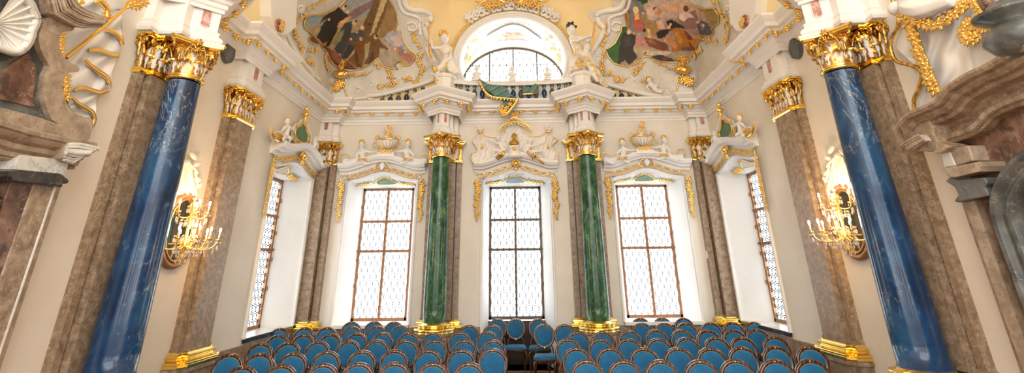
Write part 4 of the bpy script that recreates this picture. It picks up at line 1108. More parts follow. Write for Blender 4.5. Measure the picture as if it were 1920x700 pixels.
body(b, dict(head=zB(432,62,.75), neck=zB(440,100,.68), chest=zB(460,150,.62), pelvis=zB(485,235,.6), shL=zB(430,125,.7), elL=zB(480,140,.85), haL=zB(560,110,.8), shR=zB(490,120,.62), elR=zB(555,140,.7), haR=zB(590,75,.75),
    knL=zB(445,300,.8), foL=zB(430,350,.75), knR=zB(560,260,.75), foR=zB(580,400,.7)), h, face=(.5,-1,-.2))
folds(b, [zB(540,250,.6), zB(585,330,.7), zB(640,420,.7), zB(690,480,.6)], .13, .06); folds(b, [zB(560,290,.7), zB(600,370,.75), zB(630,440,.7)], .1, .06); folds(b, [zB(470,260,.6), zB(440,330,.75), zB(500,330,.7)], .12, .08); folds(b, [zB(540,130,.5), zB(550,200,.5), zB(520,260,.55)], .1, .1)
build('figure', b, mSt, root, remesh=.014)
hair(zB(432,46,.75), h*1.0, (.5,-1,-.2), mDk, parent=root, name='dark_hair', n=14)
b = MB(); b.tube([zB(602,10,.8), zB(592,110,.8), zB(582,210,.75)], .02, 7); build('lance', b, mGo, root)
b = MB()
for i in range(46):
    t = random.random(); x = 455+t*50+random.uniform(-30,40); y = 150+t*190
    if i > 20: t = random.random(); x = 545+t*130+random.uniform(-15,15); y = 260+t*200
    cluster(b, zB(x, y, .82), (0,-1,0), .045, 0, 3)
b.tube([zB(x, y, .84) for x, y in ((430,340),(470,320),(520,315),(545,325))], .016, 6)
build('gilded_trim', b, mGo, root)
# ---- piers and balustrade over the cornice
for sd, w in ((-1,'left'),(1,'right')):
    root = thing('balustrade_pier', 'white stucco pier with grey inlays beneath the %s statue' % w, 'pier', (sd*1.72, 11.55, 5.94))
    g = MB(); O = [(sd*1.72+.24*math.cos(a)*1.05, 11.55+.30*math.sin(a)) for a in [pi/8*0+2*pi*i/8-pi/2 for i in range(8)]]
    def oc(k, z): return [(sd*1.72+(x-sd*1.72)*k, 11.55+(y-11.55)*k, z) for x, y in O]
    g.prism(oc(1.08,5.94), oc(1.08,6.0)); g.prism(oc(1,6.0), oc(1,6.40)); g.prism(oc(1.12,6.40), oc(1.2,6.44)); g.prism(oc(1.2,6.44), oc(1.2,6.48)); build('pier_body', g, mSt, root)
    for dx in (-1,1):
        n_ = Vector((dx*.78,-.62,0)).normalized(); s = Vector((-n_.y, n_.x, 0)); c = Vector((sd*1.72+dx*.125, 11.27+.10, 6.2))+n_*.015
        g = MB(); P = [c+s*.055*math.cos(a)+Vector((0,0,.16*math.sin(a))) for a in [2*pi*i/18 for i in range(18)]]; g.prism(P, [p+n_*.012 for p in P]); build('grey_inlay', g, mGry, root)
def baluster(x, y, z0, z1, m1, label, grp):
    r = thing('baluster', label, 'baluster', (x, y, z0), grp); H = z1-z0
    g = MB(); g.lathe([(.055,0),(.055,.05*H),(.03,.10*H),(.04,.18*H),(.068,.38*H),(.06,.55*H),(.028,.72*H),(.03,.82*H),(.05,.86*H),(.05,H)], (x, y, z0), 14); build('body', g, m1, r)
    g = MB(); g.lathe([(.033,.70*H),(.042,.73*H),(.033,.77*H)], (x, y, z0), 12); g.ball((x,y-.05,z0+.78*H), .025); build('gilded_collar', g, mGo, r)
rail = curve([(-1.5,11.6,6.36),(-1.1,11.72,6.36),(-.55,11.79,6.36),(0,11.82,6.36),(.55,11.79,6.36),(1.1,11.72,6.36),(1.5,11.6,6.36)], 8)
g = MB()
sec = lambda p: [p+Vector((0,d,z)) for d, z in ((-.08,-.05),(-.09,-.01),(-.06,.01),(-.09,.03),(-.09,.06),(.08,.06),(.08,-.05))]
g.loft([sec(p) for p in rail], 0, True, False, True); build('balustrade_rail', g, mSt, label='concave white handrail below the oval window', cat='handrail')
nB = 17
for i in range(nB):
    t = (i+.5)/nB*(len(rail)-1); p = rail[int(t)].lerp(rail[min(len(rail)-1, int(t)+1)], t-int(t))
    w = 'left' if i < 8 else 'right'; k = i+1 if i < 8 else nB-i
    baluster(p.x, p.y, 5.95, 6.31, mBlue if i % 2 == 0 else mGry, '%s marble baluster under the oval window, %s from the %s pier' % ('blue' if i % 2 == 0 else 'grey', ORDN[k-1], w), 'balusters under the oval window')
g = MB(); g.prism([(p.x, p.y+.10, 5.94) for p in rail]+[(1.5,11.74,5.94),(-1.5,11.74,5.94)][:0]+[(1.5,12.04,5.94),(-1.5,12.04,5.94)], [(p.x, p.y+.10, 6.33) for p in rail]+[(1.5,12.04,6.33),(-1.5,12.04,6.33)]); build('parapet_panel', g, mPlc, label='plain stucco parapet behind the balusters under the oval window', cat='parapet')
for sd, w in ((-1,'left'),(1,'right')):
    for i in range(8):
        px = 822-i*15; rx = px if sd < 0 else 1928-px
        c = on(1, 11.93, rx, 186); zt_ = on(1, 11.93, rx, 154+max(0,i)*3.4).z-.05
        if zt_-5.95 < .1: continue
        baluster(c.x, 11.93, 5.95, max(6.06, min(6.36, zt_)), mBlue if i % 2 == 0 else mGry, '%s marble baluster under the %s ceiling fresco, %s from the pier' % ('blue' if i % 2 == 0 else 'grey', w, ORDN[i]), 'balusters under the %s fresco' % w)
# busts on the rail and teal drapery
def bust(P, h, m, label, off_plane, ped=None, face=(0,-1,-.1), toga=True):
    P = Vector(P); root = thing('bust', label, 'bust', P); b = MB(); f = Vector(face).normalized()
    hd = P+Vector((0,0,1.35*h)); body(b, dict(head=hd, neck=P+Vector((0,0,.85*h)), chest=P+Vector((0,0,.42*h)), pelvis=P+Vector((0,0,.30*h))), h, False, face)
    for s in (-1,1): b.cap(P+Vector((0,0,.62*h)), P+Vector((s*.55*h,0,.42*h)), .25*h, .24*h)
    for s in (-1,1): b.cap(P+Vector((s*.55*h,0,.42*h)), P+Vector((s*.22*h,-.05*h,.05*h)), .22*h, .16*h)
    if toga:
        folds(b, [P+Vector((-.5*h,-.25*h,.6*h)), P+Vector((0,-.45*h,.25*h)), P+Vector((.5*h,-.25*h,.5*h))], .1*h, .1*h); folds(b, [P+Vector((-.6*h,-.1*h,.4*h)), P+Vector((-.1*h,-.42*h,.1*h)), P+Vector((.4*h,-.3*h,.2*h))], .09*h, .07*h)
    build('figure', b, m, root, remesh=max(.008, h*.05)); hair(hd, h, f, m, parent=root, curl=.1, n=26)
    if ped: ped(root, P)
    return root
def ped_round(r, H, m):
    def f(root, P):
        g = MB(); g.lathe([(r*.6,0),(r*.5,-.1*H),(r*.8,-.25*H),(r*.9,-.3*H),(r*.7,-.5*H),(r,-.85*H),(r*1.1,-H),(0,-H)], tuple(P), 20); build('pedestal', g, m, root)
    return f
bust((-.02, 11.80, 6.56), .16, mSt, 'small pale bust standing at the middle of the balustrade', 0, ped_round(.11,.15,mSt))
bust((-.93, 11.72, 6.56), .16, mSt, 'small pale bust standing at the left of the balustrade', 0, ped_round(.14,.15,mSt))
bust((.88, 11.72, 6.53), .14, mSt, 'small pale bust standing at the right of the balustrade', 0, ped_round(.11,.12,mSt))
zC5 = lambda x, y: (780+x/2.5, y/2.5)
P = [zC5(x, y) for x, y in [(295,385),(330,420),(370,450),(410,480),(390,500),(400,540),(440,510),(478,465),(440,440),(430,420),(400,400),(340,395),(300,370)]]
rt = lambda x, y, o: on(1, 11.70-o, x, y)
mb = relief_cloth(c2(P,3), rt, 2.0, .12, 1.1, .08, 3); T = build('teal_drape', mb, mDrp, label='teal stucco cloth with gold fringe hanging over the balustrade and cornice', cat='drapery')
g = MB()
for Q in ([(298,380),(325,430),(365,455),(430,462),(476,466)], [(476,466),(455,495),(430,525),(405,535),(392,500)]):
    pts = [rt(*zC5(p.x, p.y), .13) for p in curve([(a, b, 0) for a, b in Q], 8)]; g.tube(pts, .025, 6)
    for a in pts[::2]: g.ball(a-Vector((0,0,.03)), (.03,.03,.05), 0, 6)
for x, y in ((405,500),(415,520),(425,505),(400,515),(440,490),(412,530)): cluster(g, rt(*zC5(x, y), .16), (0,-1,0), .07, 0, 5)
build('gold_fringe', g, mGo, T)
P = [zC5(x, y) for x, y in [(500,440),(570,432),(578,400),(560,392),(535,410),(510,402),(498,420)]]
mb = relief_cloth(P, rt, 2.0, .1, .6, .1, 5); T = build('teal_drape', mb, mDrp, label='small teal stucco cloth lying on the balustrade right of the middle bust', cat='drapery')
g = MB(); g.tube([rt(*zC5(x, y), .12) for x, y in ((500,442),(540,440),(572,434),(575,400))], .02, 6); build('gold_fringe', g, mGo, T)
# ---- gold busts on the ceiling corners
for (px, py, w, sx, WX) in ((632,133,'left',1,632),(1286,126,'right',-1,1286)):
    p = vhit(px, py, .22)
    def ped(root, P, px=px, py=py, sx=sx):
        X = lambda a: px+(a-632)*sx; dy = py-133
        g, _ = patch(c2([(X(612),150+dy),(X(632),146+dy),(X(655),152+dy),(X(652),172+dy),(X(655),188+dy),(X(606),183+dy),(X(617),168+dy)], 3), .14, 3); q = build('bracket', g, mSt, root); fix(q)
        g = MB(); 
        for a, b_ in ((622,156),(632,154),(642,156),(626,164),(638,164),(632,168),(632,160),(618,160),(646,162)): cluster(g, vhit(X(a), b_+dy, .19), vnorm(vhit(X(a), b_+dy)), .1, 0, 5)
        g.tube([vhit(X(a), b_+dy, .16) for a, b_ in ((606,150),(612,165),(606,182))], .018, 6); g.tube([vhit(X(a), b_+dy, .16) for a, b_ in ((652,150),(650,170),(655,186))], .018, 6); build('gilded_foliage', g, mGo, root)
    bust(p-Vector((0,0,.12)), .27, mGo, 'gilded bust on a white bracket below the %s ceiling fresco' % w, 0, ped, face=(sx*.45,-1,-.3))
# stucco putto under right fresco
p = lambda x, y, o=.2: vhit(1120+x/3.685, y/3.685, o)
root = thing('putto', 'reclining white putto beside gilded leaves under the right ceiling fresco', 'statue', p(360,600))
b = MB(); body(b, dict(head=p(345,570), neck=p(352,590), chest=p(358,600), pelvis=p(385,630), shL=p(345,600), elL=p(325,615), haL=p(345,635), shR=p(370,595), elR=p(400,605), haR=p(425,615), knL=p(400,650), foL=p(430,655), knR=p(410,640), foR=p(440,640)), .17, False, (-.3,-1,-.3)); build('figure', b, mSt, root, remesh=.014)
hair(p(345,562), .17, (-.3,-1,-.3), mGo, parent=root, name='gilded_hair')
# ---- centre group: bust, curtain, two seated figures
zD = lambda x, y, off=.15: W(870+x/4.374, 200+y/4.374, off)
P = c2([(130,195),(95,240),(75,285),(108,350),(60,390),(60,430),(88,472),(250,470),(420,440),(600,470),(738,472),(765,430),(762,380),(722,335),(735,300),(768,270),(735,245),(692,195),(620,240),(560,243),(515,225),(480,185),(450,150),(410,135),(370,150),(345,180),(310,225),(260,248),(180,240)], 3)
mb = relief_cloth(P, lambda x, y, o: zD(x, y, .02+o), 7, .10, .3, .016, 2); C_ = build('stucco_curtain', mb, mCur, label='white stucco curtain with gilt edge spread behind the bust over the centre window', cat='curtain relief')
g = MB()
for Q in ([(130,195),(95,240),(75,285),(108,350),(60,390),(60,430),(88,472)], [(692,195),(735,245),(768,270),(735,300),(722,335),(762,380),(765,430),(738,472)], [(130,200),(180,240),(260,248)], [(480,185),(515,225),(560,243),(620,240),(692,200)], [(345,180),(330,215),(300,235)]):
    g.tube([zD(p.x, p.y, .13) for p in curve([(a, b, 0) for a, b in Q], 8)], .010, 6)
build('gilt_edging', g, mGo, C_)
for x in (133, 693):
    g = MB(); g.tube([zD(x-25,200,.17), zD(x,208,.2), zD(x+25,198,.17)], .018, 6); g.tube(curve([zD(x,205,.18), zD(x+12 if x < 400 else x-8,250,.16), zD(x+14 if x < 400 else x-4,300,.15)], 5), .009, 6)
    q = zD(x+14 if x < 400 else x-4,325,.15); g.lathe([(0,.06),(.02,.05),(.025,.03),(.018,.015),(.034,-.05),(0,-.055)], q, 10); build('tassel', g, mGo, C_)
    g = MB()
    for k in range(7): g.ball(zD(x+18*math.cos(k), 178+13*math.sin(k*1.7), .14), .035, 0, 8)
    build('knot', g, mCur, C_)
g = MB()
for x in (290, 330, 375, 415, 460, 505, 548): g.tube([zD(p.x, p.y, .22) for p in curve([(415+(x-415)*.05,85,0),(415+(x-415)*.5,105+abs(x-415)*.08,0),(x,140+abs(x-415)*.32 if abs(x-415)<60 else 150+abs(x-415)*.2,0)], 6)], .010, 6)
g.tube([zD(p.x, p.y, .24) for p in curve([(285,185,0),(320,152,0),(370,132,0),(415,126,0),(465,132,0),(515,152,0),(550,188,0)], 6)], .013, 6)
for k in range(11):
    t = k/10; x = 285+265*t; y = 190-58*math.sin(pi*t); q = zD(x, y, .24); g.ball(q-Vector((0,0,.02)), (.025,.012,.035), 0, 6)
for x, y in ((395,75),(415,62),(435,80),(420,90),(400,60),(440,60)): cluster(g, zD(x, y, .2), (0,-1,0), .06, 0, 5)
cano = build('canopy', g, mGo, label='gilded ribbed canopy topped with flowers above the golden bust', cat='canopy')
g = MB()
for x, y in ((380,80),(450,50),(425,48)): g.ball(zD(x, y, .17), .035)
build('white_plume', g, mCur, cano)
def pedc(root, P):
    g = MB(); g.lathe([(.10,-.01),(.14,-.03),(.145,-.06),(.125,-.09),(.13,-.16),(.16,-.19),(.165,-.22),(.19,-.25),(.2,-.31),(0,-.31)], tuple(P), 24); build('pedestal', g, mSt, root)
    g = MB(); q = P+Vector((0,-.14,-.11)); cluster(g, q, (0,-1,0), .06, 0, 6); g.ball(q, .025); build('gilded_rosette', g, mGo, root)
bust(zD(412,318,.24), .165, mGoD, 'golden laureate bust on a white pedestal over the centre window', 0, pedc, face=(.15,-1,0))
def seated(label, J, h, face, gold_paths, grp=None):
    root = thing('stucco_figure', label, 'statue', J['pelvis'], grp); b = MB(); body(b, J, h, True, face)
    build('figure', b, mSt, root, remesh=.009); hair(J['head'], h, face, mSt, parent=root, n=20)
    g = MB()
    for Q in gold_paths: folds(g, Q, .03, .02, 5)
    build('gilded_loincloth', g, mGoD, root)
q = lambda x, y, o=.24: zD(x, y, o)
seated('seated white figure with gold cloth left of the golden bust', dict(head=q(280,262,.26), neck=q(290,290), chest=q(305,318), pelvis=q(325,372,.22), shL=q(285,305,.28), elL=q(240,290,.26), haL=q(195,275,.22), shR=q(325,300,.28), elR=q(345,335,.26), haR=q(330,360,.3), knL=q(240,355,.34), foL=q(235,452,.26), knR=q(262,398,.32), foR=q(180,460,.22)), .15, (-.2,-1,.1), [[q(330,365,.34), q(295,395,.36), q(262,425,.3)], [q(325,380,.34), q(310,410,.34), q(275,435,.28)], [q(300,380,.36), q(285,400,.37), q(300,425,.3)]])
seated('seated white figure with gold cloth right of the golden bust', dict(head=q(542,285,.26), neck=q(535,308), chest=q(525,330), pelvis=q(510,375,.22), shL=q(505,320,.28), elL=q(490,345,.26), haL=q(500,370,.3), shR=q(550,325,.28), elR=q(590,315,.26), haR=q(640,300,.2), knL=q(580,385,.34), foL=q(640,462,.22), knR=q(640,362,.3), foR=q(690,452,.24)), .15, (.2,-1,.1), [[q(520,365,.34), q(545,400,.36), q(580,425,.32)], [q(575,375,.38), q(585,410,.36), q(560,430,.3)], [q(600,415,.32), q(625,450,.3), q(655,472,.25)]])
# ---- vase groups over the side rear windows
for w, ox, oy, cx, figs in (('left',600,200,400,((250,225,-1),(525,222,1))), ('right',1060,200,467,((340,215,-1),(590,198,1)))):
    dy = 0 if w == 'left' else -18
    z = lambda x, y, off=.2, ox=ox, oy=oy: W(ox+x/3.182, oy+y/3.182, off)
    c = z(cx, 272+dy, .2); root = thing('flower_vase', 'ribbed white and gold vase of flowers over the %s rear window' % w, 'vase', c)
    g = MB(); g.box(c.x-.2, c.x+.2, c.y-.12, c.y+.14, c.z-.10, c.z-.02); g.box(c.x-.23, c.x+.23, c.y-.13, c.y+.14, c.z-.13, c.z-.09); build('plinth', g, mSt, root)
    g = MB(); R = []
    for r, zz in ((.09,-.02),(.05,.02),(.06,.06),(.15,.10),(.22,.17),(.26,.25),(.25,.28),(.27,.30)):
        R.append([Vector((c.x+r*(1+.05*math.cos(16*a))*math.cos(a), c.y+r*.62*(1+.05*math.cos(16*a))*math.sin(a), c.z+zz)) for a in [2*pi*i/96 for i in range(96)]])
    g.loft(R, 0, True, True, True); build('bowl', g, mSt, root)
    g = MB()
    for i in range(9):
        a = -pi*(.06+.88*i/8); g.tube([Vector((c.x+r*math.cos(a), c.y+r*.62*math.sin(a)-.008, c.z+zz)) for r, zz in ((.055,.05),(.155,.10),(.225,.17),(.263,.25))], .008, 5)
    g.tube([Vector((c.x+.275*math.cos(a), c.y+.17*math.sin(a), c.z+.30)) for a in [2*pi*i/40 for i in range(40)]], .014, 6, closed=True)
    for s in (-1,1):
        g.tube(curve([c+Vector((s*.24,-.02,.27)), c+Vector((s*.31,-.02,.35)), c+Vector((s*.24,-.02,.42)), c+Vector((s*.2,-.02,.36)), c+Vector((s*.25,-.02,.33))], 6), .014, 6)
        g.tube(curve([c+Vector((s*.24,-.02,.27)), c+Vector((s*.36,-.02,.2)), c+Vector((s*.3,-.02,.10)), c+Vector((s*.25,-.02,.16))], 6), .013, 6)
        folds(g, [c+Vector((s*.22,-.1,.36)), c+Vector((s*.12,-.16,.28)), c+Vector((0,-.17,.30))], .018, .018)
    for s in (-.12,-.04,.04,.12): cluster(g, c+Vector((s,-.12,.0)), (0,-1,0), .06, 0, 5)
    build('gilded_handles', g, mGo, root)
    g = MB(); g2 = MB()
    for i in range(15):
        a = random.random()*6; r = .09*random.random(); zz = .40+.26*random.random(); cluster(g if i % 4 else g2, c+Vector((r*math.cos(a)*(1.2-zz), -.05+r*math.sin(a)*.5, zz)), (0,-1,.2), .065, 0, 5)
    g2.ball(c+Vector((-.02,-.05,.36)), .065, 0, 10)
    build('flowers', g, mGo, root); build('white_flowers', g2, mSt, root)
    for (hx, hy, s) in figs:
        side = ('left','right')[s > 0]; r2 = thing('stucco_sphinx', 'white sphinx with gilded hair reclining %s of the vase over the %s rear window' % (side, w), 'statue', z(hx-s*0+0, hy+100, .2))
        d = lambda x, y, o=.24, hx=hx, hy=hy, s=s: z(hx+s*x, hy+y, o)
        b = MB(); body(b, dict(head=d(0,2,.3), neck=d(-2,28,.28), chest=d(-6,48,.27), pelvis=d(-4,88,.25), shL=d(-26,42,.28), elL=d(-52,48,.27), haL=d(-80,42,.25), shR=d(14,46,.28), elR=d(34,66,.3), haR=d(22,92,.32)), .175, True, (s*-.1,-1,0))
        folds(b, [d(-4,90,.25), d(30,100,.25), d(70,108,.24), d(98,106,.22)], .075, .085); b.ball(d(98,104,.22), .09, 0, 10); folds(b, [d(95,112,.26), d(75,120,.3), d(55,124,.28)], .045, .02); folds(b, [d(0,98,.3), d(-20,112,.3), d(-44,116,.28)], .04, .025)
        build('figure', b, mSt, r2, remesh=.009)
        hair(d(0,-8,.3), .18, (0,-1,0), mGo, parent=r2, name='gilded_hair', n=18)
        g = MB(); g.tube(curve([d(98,110,.16), d(122,96,.16), d(124,68,.16), d(100,58,.17), d(78,66,.18), d(74,80,.18)], 6), .012, 6)
        for k in range(6): folds(g, [d(-26+k*9,84,.33), d(-28+k*11,96,.35), d(-34+k*13,106,.32)], .012, .008, 4)
        g.tube([d(-30,84,.33), d(0,92,.35), d(24,84,.33)], .012, 6); build('gilded_tail', g, mGo, r2)
# ---- cartouches over the side windows
for w, sd, ox, oy, F_ in (('left',-1,440,180, dict(gr=[(495,200),(515,215),(520,250),(535,290),(530,330),(510,345),(470,330),(445,300),(442,255),(460,225),(480,220)], bust=(518,150), put=(385,190,1), horn=(265,275), other=(588,350), fl=(645,480))),
                          ('right',1,1260,180, dict(gr=[(370,165),(395,190),(420,195),(436,225),(435,265),(415,300),(385,312),(355,305),(345,265),(360,225),(362,190)], bust=(350,120), put=(492,165,-1), horn=(605,240), other=(310,310), fl=(245,450)))):
    z = lambda x, y, off=.15, ox=ox, oy=oy, sd=sd: ws(sd, ox+x/3.888, oy+y/3.888, off)
    N = (-sd,0,0); gx = sum(p[0] for p in F_['gr'])/11; gy = sum(p[1] for p in F_['gr'])/11
    root = thing('cartouche', 'green cartouche in white and gold scroll frame over the %s side window' % w, 'cartouche', z(gx, gy, .05))
    P = c2(F_['gr'], 4); mb = relief_cloth(P, lambda x, y, o: z(x, y, .18+o), 8, .03, 0, .01, 1); build('green_field', mb, mGrn, root)
    g = MB(); g.tube([z(x, y, .21) for x, y in P], .02, 6, closed=True); gg = MB()
    big = [(gx+(x-gx)*1.28, gy+(y-gy)*1.22) for x, y in P]; gg.tube([z(x, y, .14) for x, y in big], .05, 8, closed=True)
    for i in range(0, len(big), 4): g.tube(spiral(z(*big[i], .2), (0,1,0), (0,0,1), .05, 1.2, i, 12), .010, 5)
    for i in range(2, len(big), 6): cluster(g, z(*big[i], .2), N, .055, 0, 5)
    build('gilded_scrolls', g, mGo, root); build('white_frame', gg, mSt, root)
    c = z(*F_['bust'], .12); bust(c, .13, mGo, 'small gilded bust crowning the cartouche over the %s side window' % w, 0, ped_round(.07,.14,mGo), face=(-sd*.8,-.6,0))
    px, py, dr = F_['put']; d = lambda x, y, o=.2, px=px, py=py, dr=dr: z(px+dr*x, py+y, o)
    r2 = thing('putto', 'white seated putto beside the green cartouche over the %s side window' % w, 'statue', d(0,120)); b = MB()
    body(b, dict(head=d(0,-5,.22), neck=d(0,25), chest=d(-2,45), pelvis=d(-10,100), shL=d(22,40,.24), elL=d(45,60,.24), haL=d(60,50,.2), shR=d(-22,42,.24), elR=d(-40,65), haR=d(-55,85), knL=d(25,120,.28), foL=d(10,155,.22), knR=d(-30,125,.3), foR=d(-20,160,.22)), .15, False, (-sd*.8,-.6,0)); build('figure', b, mSt, r2, remesh=.011)
    hair(d(0,-12,.22), .15, (-sd*.8,-.6,0), mGo, parent=r2, name='gilded_hair')
    hx, hy = F_['horn']; d = lambda x, y, o=.15, hx=hx, hy=hy, dr=dr: z(hx+dr*x, hy+y, o)
    g = MB(); g2 = MB(); g.tube(curve([d(0,-45), d(5,0), d(20,40), d(55,60), d(80,30), d(70,-5), d(35,-5), d(28,20)], 6), lambda t: .045-.02*t, 7)
    g2.tube(curve([d(6,-42,.21), d(10,0,.21), d(26,34,.21), d(56,52,.21), d(76,28,.21), d(66,0,.21), d(40,4,.21)], 6), .028, 6)
    for x, y in ((40,15),(50,22),(60,10),(30,50),(75,55)): cluster(g2, d(x, y, .2), N, .05, 0, 5)
    r3 = build('rocaille_shell', g, mSt, label='curled gilded shell scroll at the near end of the %s window hood' % w, cat='ornament'); build('gilded_rim', g2, mGo, r3)
    ex, ey = F_['other']; d = lambda x, y, o=.2, ex=ex, ey=ey, dr=dr: z(ex+dr*x, ey+y, o)
    r2 = thing('putto', 'white putto crouching at the far side of the cartouche over the %s side window' % w, 'statue', d(0,60)); b = MB()
    body(b, dict(head=d(0,-30), neck=d(0,-12), chest=d(-4,0), pelvis=d(-14,45), shL=d(18,0), elL=d(20,28), haL=d(5,50), knL=d(10,60,.26), foL=d(8,85)), .14, False, (-sd*.8,-.6,0)); build('figure', b, mSt, r2, remesh=.012); hair(d(0,-35), .14, (-sd,-.5,0), mSt, parent=r2)
    fx, fy = F_['fl']; g = MB(); g2 = MB(); c = z(fx, fy, .28)
    for k in range(8): g.ball(c+Vector((0,.075*math.cos(k*pi/4),.09*math.sin(k*pi/4))), (.03,.045,.05), 0, 8)
    g2.ball(c+Vector((-sd*.03,-.02,0)), .03, 0, 8); o = build('stucco_flower', g, mSt, label='round white stucco flower at the far end of the %s side window hood' % w, cat='ornament'); build('dark_centre', g2, mDk, o)
# ---- attic medallions and grey oval inlays
for w, sd, P, (mx, my), (gx, gy) in (('left',-1,[(486,-30),(540,-20),(538,20),(536,48),(516,64),(498,62),(488,30)],(501,46),(424,99)),('right',1,[(1442,-30),(1385,-20),(1386,15),(1388,40),(1402,56),(1424,56),(1436,25)],(1419,38),(1496,91))):
    for q, (w0, P_) in enumerate((('near', [(a+(-58 if sd < 0 else 58), b-30) for a, b in P]), ('far', P))):
        if q == 0: continue
        mb, _ = patch(P_, .22, 5); r = build('attic_pier', mb, mSt, label='white attic pier with pink and gold medallion above the %s side cornice' % w, cat='pier'); fix(r)
        g = MB(); pts = [(mx+7*math.cos(a)+sd*-1*2*math.sin(a), my+14*math.sin(a)) for a in [2*pi*i/24 for i in range(24)]]; mb, _ = patch(pts, .26, 3); o = build('pink_medallion', mb, mPnk, r); fix(o)
        g = MB(); n_ = vnorm(vhit(mx, my))
        for a, b_ in ((0,-6),(0,0),(0,6),(-3,3),(3,-3)): cluster(g, vhit(mx+a, my+b_, .29), n_, .07, 0, 5)
        build('gilded_rosette', g, mGo, r)
    c = ws(sd, gx, gy, .0); g = MB(); s = 1
    g.prism([c+Vector((0,.16*math.cos(a),.19*math.sin(a))) for a in [2*pi*i/24 for i in range(24)]], [c+Vector((-sd*.07,.15*math.cos(a),.18*math.sin(a))) for a in [2*pi*i/24 for i in range(24)]])
    build('grey_inlay_panel', g, mGry, label='grey marble oval inlay on the %s wall beside the blue column capital' % w, cat='inlay')
# ------------------------------------------------------------------ marble portals
def pp(name, sd, P, off, thick, m, parent=None, smooth=0, steps=None, **k):
    """block on a side wall; front face lies `off` from the wall; steps: (dz, shrink) stacked mouldings"""
    if smooth: P = c2(P, smooth)
    f = [on(0, sd*(XW-off), x, y) for x, y in P]; c = sum(f, Vector())/len(f)
    g = MB()
    if not steps: steps = [(0, 1.0), (thick*.8, 1.0)] 
    prev = None
    b = [Vector((sd*(XW-off+thick), p.y, p.z)) for p in f]
    g.prism(f, b)
    o = build(name, g, m, parent, weld=True, **k)
    bv = o.modifiers.new('b', 'BEVEL'); bv.width = .012; bv.segments = 2; bv.limit_method = 'ANGLE'; bv.angle_limit = .7
    return o
def cornice_path(name, sd, pts, prof, m, parent):
    """moulding following a path (y, z) on a side wall; prof: (d from wall, dz)"""
    g = MB(); rings = []
    n = len(pts)
    for i in range(n):
        a = Vector(pts[max(0,i-1)]); b = Vector(pts[i]); c = Vector(pts[min(n-1,i+1)]); d1 = (b-a).normalized() if i else (c-b).normalized(); d2 = (c-b).normalized() if i < n-1 else d1
        n1 = Vector((-d1.y, d1.x)); n2 = Vector((-d2.y, d2.x)); s = n1+n2; s = s/max(.45, s.dot(n1))
        rings.append([Vector((sd*(XW-d), b.x+s.x*e, b.y+s.y*e)) for d, e in prof])
    g.loft(rings, 0, True, False, True); o = build(name, g, m, parent, weld=True); return o
def ridges(name, sd, A, B, n, off, r, m, parent, arc=.05):
    g = MB()
    for k in range(n):
        t = k/(n-1); g.tube([on(0, sd*(XW-off-arc*math.sin(pi*t)), a[0]+(b[0]-a[0])*t, a[1]+(b[1]-a[1])*t) for a, b in zip(A, B)], r*(1.5 if k % 3 == 0 else .8), 6)
    return build(name, g, m, parent)
q2 = lambda P: [(x/3.5, y/3.5) for x, y in P]
q3 = lambda P: [(x/3.5, 180+y/3.5) for x, y in P]
R = thing('marble_portal', 'tall coloured marble portal with shell niche and scrolled pediment on the left wall', 'portal', (-4.6, 4.2, 0))
def bx(name, sd, d0, d1, y0, y1, z0, z1, m, parent, bev=.01):
    g = MB(); g.box(sd*(XW-d0), sd*(XW-d1), y0, y1, z0, z1); o = build(name, g, m, parent, weld=True)
    bv = o.modifiers.new('b', 'BEVEL'); bv.width = bev; bv.segments = 2; return o
bx('marble_backing', -1, .0, .15, 1.2, 4.8, 0, 3.3, mBrD, R)
bx('pilaster_body', -1, .0, .29, 4.455, 4.66, 0, 2.86, mBrD, R); bx('marble_strip', -1, .0, .30, 4.66, 4.89, 0, 2.86, mBr, R); bx('edge_strip', -1, .0, .24, 4.89, 5.02, 0, 2.86, mTan, R); bx('edge_fillet', -1, .0, .31, 4.875, 4.90, 0, 2.86, mWm, R)
g = MB()
for y0, y1, z0, z1 in ((3.0,4.42,2.56,2.66),(4.3,4.42,0,2.56)): g.box(-(XW-.15), -(XW-.30), y0, y1, z0, z1); g.box(-(XW-.15), -(XW-.26), y0, y1-.0, z0-.04, z1+.05)
build('door_frame', g, mDk, R, weld=True); bx('door_panel', -1, .0, .18, 2.4, 4.3, 0, 2.56, mPan, R)
pp('base_moulding', -1, q3([(55,492),(130,484),(400,510),(452,552),(455,562),(448,574),(412,580),(412,602),(360,590),(85,560),(62,530)]), .40, .4, mDk, R)
pp('white_block', -1, q3([(145,388),(300,405),(455,425),(428,522),(260,505),(95,482),(108,430)]), .34, .34, mWm, R)
pp('grey_field', -1, [(-60,-80),(110,-80),(110,10),(100,60),(96,120),(96,180),(120,240),(-60,215)], .255, .25, mGry, R)
pp('brown_inlay', -1, q2([(192,343),(150,370),(100,405),(50,440),(20,470),(0,540),(-60,600),(-60,640),(60,665),(228,705),(222,600),(240,440),(215,420)]), .275, .05, mBrD, R)
pp('scrolled_band', -1, q2([(350,95),(300,130),(268,190),(256,260),(270,330),(300,390),(322,432),(296,490),(284,570),(290,640),(312,720),(345,790),(388,815),(250,770),(0,705),(-80,690),(-80,810),(0,830),(140,865),(300,905),(450,930),(570,937),(595,880),(612,810),(600,778),(560,768),(520,758),(475,730),(440,680),(418,610),(412,560),(425,510),(445,480),(480,476),(515,470),(522,450),(510,432),(470,415),(430,385),(402,340),(390,290),(392,250),(412,210),(440,206),(472,204),(488,185),(470,160),(430,120),(400,100)]), .31, .09, mTan, R, 2)
Q = [on(0, -(XW-.4), x, y) for x, y in q3([(-80,200),(0,222),(138,262),(146,268),(300,300),(440,328),(520,340),(600,354)])]
